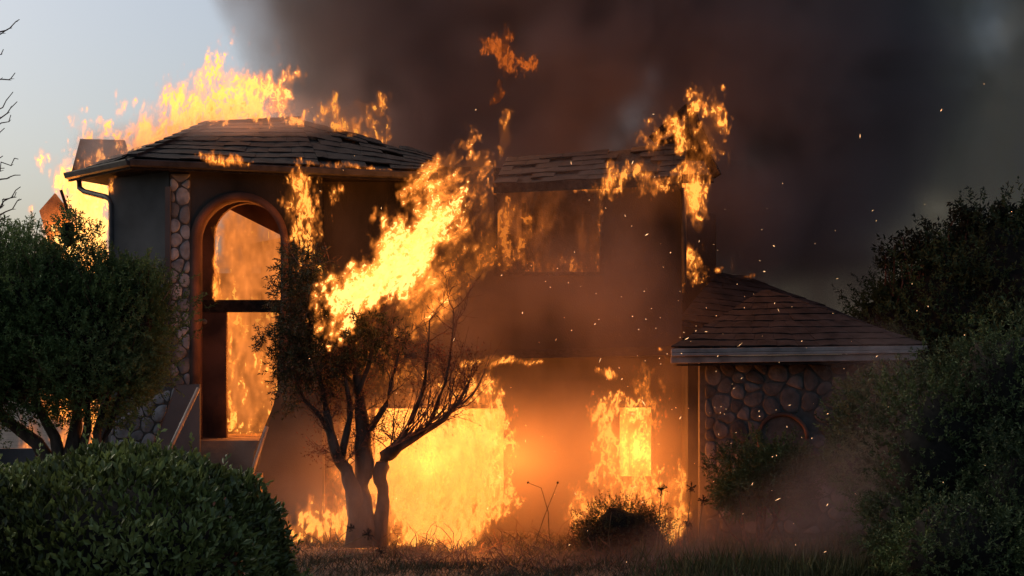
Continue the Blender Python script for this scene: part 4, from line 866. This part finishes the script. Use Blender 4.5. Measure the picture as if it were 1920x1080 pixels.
# stalks with seed heads
def seedstalk(pts, Y, head, label, seed, thick=.006, name='seed_head_stalk', hr=.06):
    r = np.random.default_rng(seed); root = empty(name, tuple(P(*pts[0], Y)), label, 'plant', None)
    pp = [P(x, y, Y) for x, y in pts]; w = MB(); w.tube(pp, np.linspace(thick * 1.4, thick * .8, len(pp)), 5); w.build('stalk', M['stalk'], root)
    c = pp[-1]; w = MB()
    for k in range(34):
        d = unit(r.normal(size=3) + [0, 0, .3]); e = c + d * hr * r.uniform(.7, 1); w.tube([c, e], .0016 if Y < 20 else .004, 3); s_ = .006 if Y < 20 else .012
        w.tube([e - d * s_ * .5, e, e + d * s_], [s_ * .4, s_ * .7, s_ * .2], 5)
    w.build('seed_head', M['char'], root); return root
seedstalk([(560, 1110), (600, 1060), (640, 1025), (690, 1002)], 14, 1, 'dry seed head on a slanting stalk beside the tree trunk', 1, .004, hr=.05)
seedstalk([(555, 1100), (620, 1050), (670, 1040), (714, 1036)], 14, 1, 'lowest dry seed head reaching farthest right from the hedge', 2, .004, hr=.055)
seedstalk([(585, 1100), (610, 1040), (640, 1005), (658, 990)], 14, 1, 'highest small dry seed head right of the hedge', 3, .003, hr=.035)
for i, (x, y, yb, lb) in enumerate(((1241, 918, 1050, 'leftmost of the three upright seed heads by the downspout'), (1296, 914, 1050, 'middle upright seed head by the garage corner'), (1318, 938, 1040, 'rightmost of the three upright seed heads by the downspout'), (1288, 986, 1060, 'shortest seed head low beside the small dark bush'), (1147, 958, 1050, 'seed head poking above the small dark bush'))):
    seedstalk([(x - 12 + i * 3, yb), (x - 6, (y + yb) / 2), (x, y)], 26, 1, lb, 50 + i, .008, hr=.09)
seedstalk([(1030, 1010), (1028, 960), (1015, 915), (990, 905)], 26.4, 1, 'thin bent bare stalk arching in front of the orange wall', 60, .006, name='bent_stalk', hr=.01)
seedstalk([(1000, 1030), (1020, 970), (1046, 905)], 26.2, 1, 'thin straight bare stalk leaning right in front of the orange wall', 61, .006, name='leaning_stalk', hr=.01)
# scorched weeds and grass
def blades(name, label, n, xr, yr, Yr, Lr, m, seed, Wd=.012, lean=.4, kind='stuff'):
    r = np.random.default_rng(seed); Y = r.uniform(*Yr, n); x = (xr[0] + (xr[1] - xr[0]) * r.random(n) ** (.6 if name == 'grass' else 1) - 960) * Y / 3180; z = np.array([ground_z(a, b) for a, b in zip(x, Y)]) + (r.uniform(0, 1, n) ** 3) * yr
    base = np.stack([x, Y, z], 1); d = np.stack([r.normal(0, lean, n), r.normal(0, lean, n), np.ones(n)], 1)
    o = put(leaf_mesh(name, base, d, r.uniform(*Lr, n), Wd, r.random(n), m, r, fold=.1, wide=.35), name, None, kind); tag(o, label, 'grass'); return o
blades('grass', 'rank dark green grass at the lower right of the yard', 12000, (1180, 1990), .05, (22.2, 27), (.12, .45), M['grass'], 71, .016)
blades('weeds', 'scorched weeds and dead stems across the middle of the yard', 15000, (520, 1500), .05, (22.4, 28.6), (.04, .22), M['leaf_burn'], 73, .01, .8)
r = np.random.default_rng(75); w = MB()
for k in range(520):
    Y = r.uniform(23.0, 28.8); x = (r.uniform(570, 1360) - 960) * Y / 3180; path, dd = wander((x, Y, 0), (r.normal(), r.normal() * .5, r.uniform(.3, 1.3)), r.uniform(.2, .7), 5, r, .35, -.05); w.tube(path, np.linspace(.010, .003, 6), 3)
o = w.build('brushwood', M['twig']); tag(o, 'tangled dry brushwood lying on the ashy ground', 'brush', kind='stuff')

# bare branch tips of a tree standing off the left edge
r = np.random.default_rng(81); NY = 9.0
br = empty('bare_tree', tuple(P(-60, 700, NY)), 'bare thorny branch tips reaching in from the left edge', 'tree')
w = MB(); w.tube([P(-90, 1500, NY), P(-80, 900, NY), P(-95, 400, NY), P(-80, -60, NY)], [.06, .05, .035, .02], 8); w.build('trunk', M['bark'], br, smooth=True)
for sx, sy, tips_ in ((-85, 80, [(36, 36), (22, 50)]), (-85, 160, [(28, 136), (6, 92)]), (-90, 300, [(24, 172), (32, 190), (20, 215), (8, 240)]), (-90, 320, [(34, 298), (5, 292)]), (-85, 330, [(38, 328), (8, 315)]), (-90, 440, [(38, 350), (40, 373), (18, 404), (30, 360)])):
    w = MB()
    for tx, ty in tips_:
        a, c = P(sx, sy, NY), P(tx, ty, NY); pp = [a * (1 - t) + c * t + r.normal(size=3) * [.006, .02, .008] * (0 < t < 1) + np.array([0, 0, -.03 * math.sin(t * 3.14)]) for t in np.linspace(0, 1, 14)]
        w.tube(pp, np.linspace(.009, .0022, 14), 5)
        for k in range(4, 13):
            q = pp[k]; d = unit(c - a + r.normal(size=3) * [.0, .1, .0] + unit(r.normal(size=3)) * .18); w.tube([q, q + d * r.uniform(.008, .022)], [.003, .0008], 3)
    w.build('branch', M['twig'], br)

# sparks carried on the wind
r = np.random.default_rng(91); n = 240
mix = r.random(n); Y = r.uniform(21, 29, n)
x = np.where(mix < .75, r.normal(1330, 200, n), r.uniform(500, 1900, n)); y = np.where(mix < .75, r.normal(720, 180, n), r.uniform(150, 1000, n))
c = np.stack([(x - 960) * Y / 3180, Y, 3 - (y - 680) * Y / 3180], 1); c = c[c[:, 2] > .1]; n = len(c)
d = unit(np.array([.8, 0, .5]) + r.normal(size=(n, 3)) * .9); Ls = r.exponential(.009, n) + .004; s_ = unit(np.cross(d, r.normal(size=(n, 3)))); t_ = np.cross(s_, d); wd = .002 + .002 * r.random((n, 1))
V = np.stack([c - d * Ls[:, None], c + s_ * wd, c + t_ * wd, c - (s_ + t_) * wd, c + d * Ls[:, None]], 1).reshape(-1, 3); o5 = np.arange(n)[:, None] * 5
Q = np.concatenate([o5 + q for q in ([0, 2, 1], [0, 3, 2], [0, 1, 3], [4, 1, 2], [4, 2, 3], [4, 3, 1])], 1).reshape(-1, 3)
me = fast_mesh('sparks', V, Q, r.random(n * 5), core_mat(3.0, (1, .55, .25))); me.materials[0] = core_mat(3.0, (1, .55, .25)); core_mat(3.0, (1, .55, .25)).cycles.emission_sampling = 'NONE'
tag(put(me, 'sparks'), 'tiny glowing sparks blowing across the house and garage', 'sparks', kind='stuff')
print('plants', time.time() - T0)
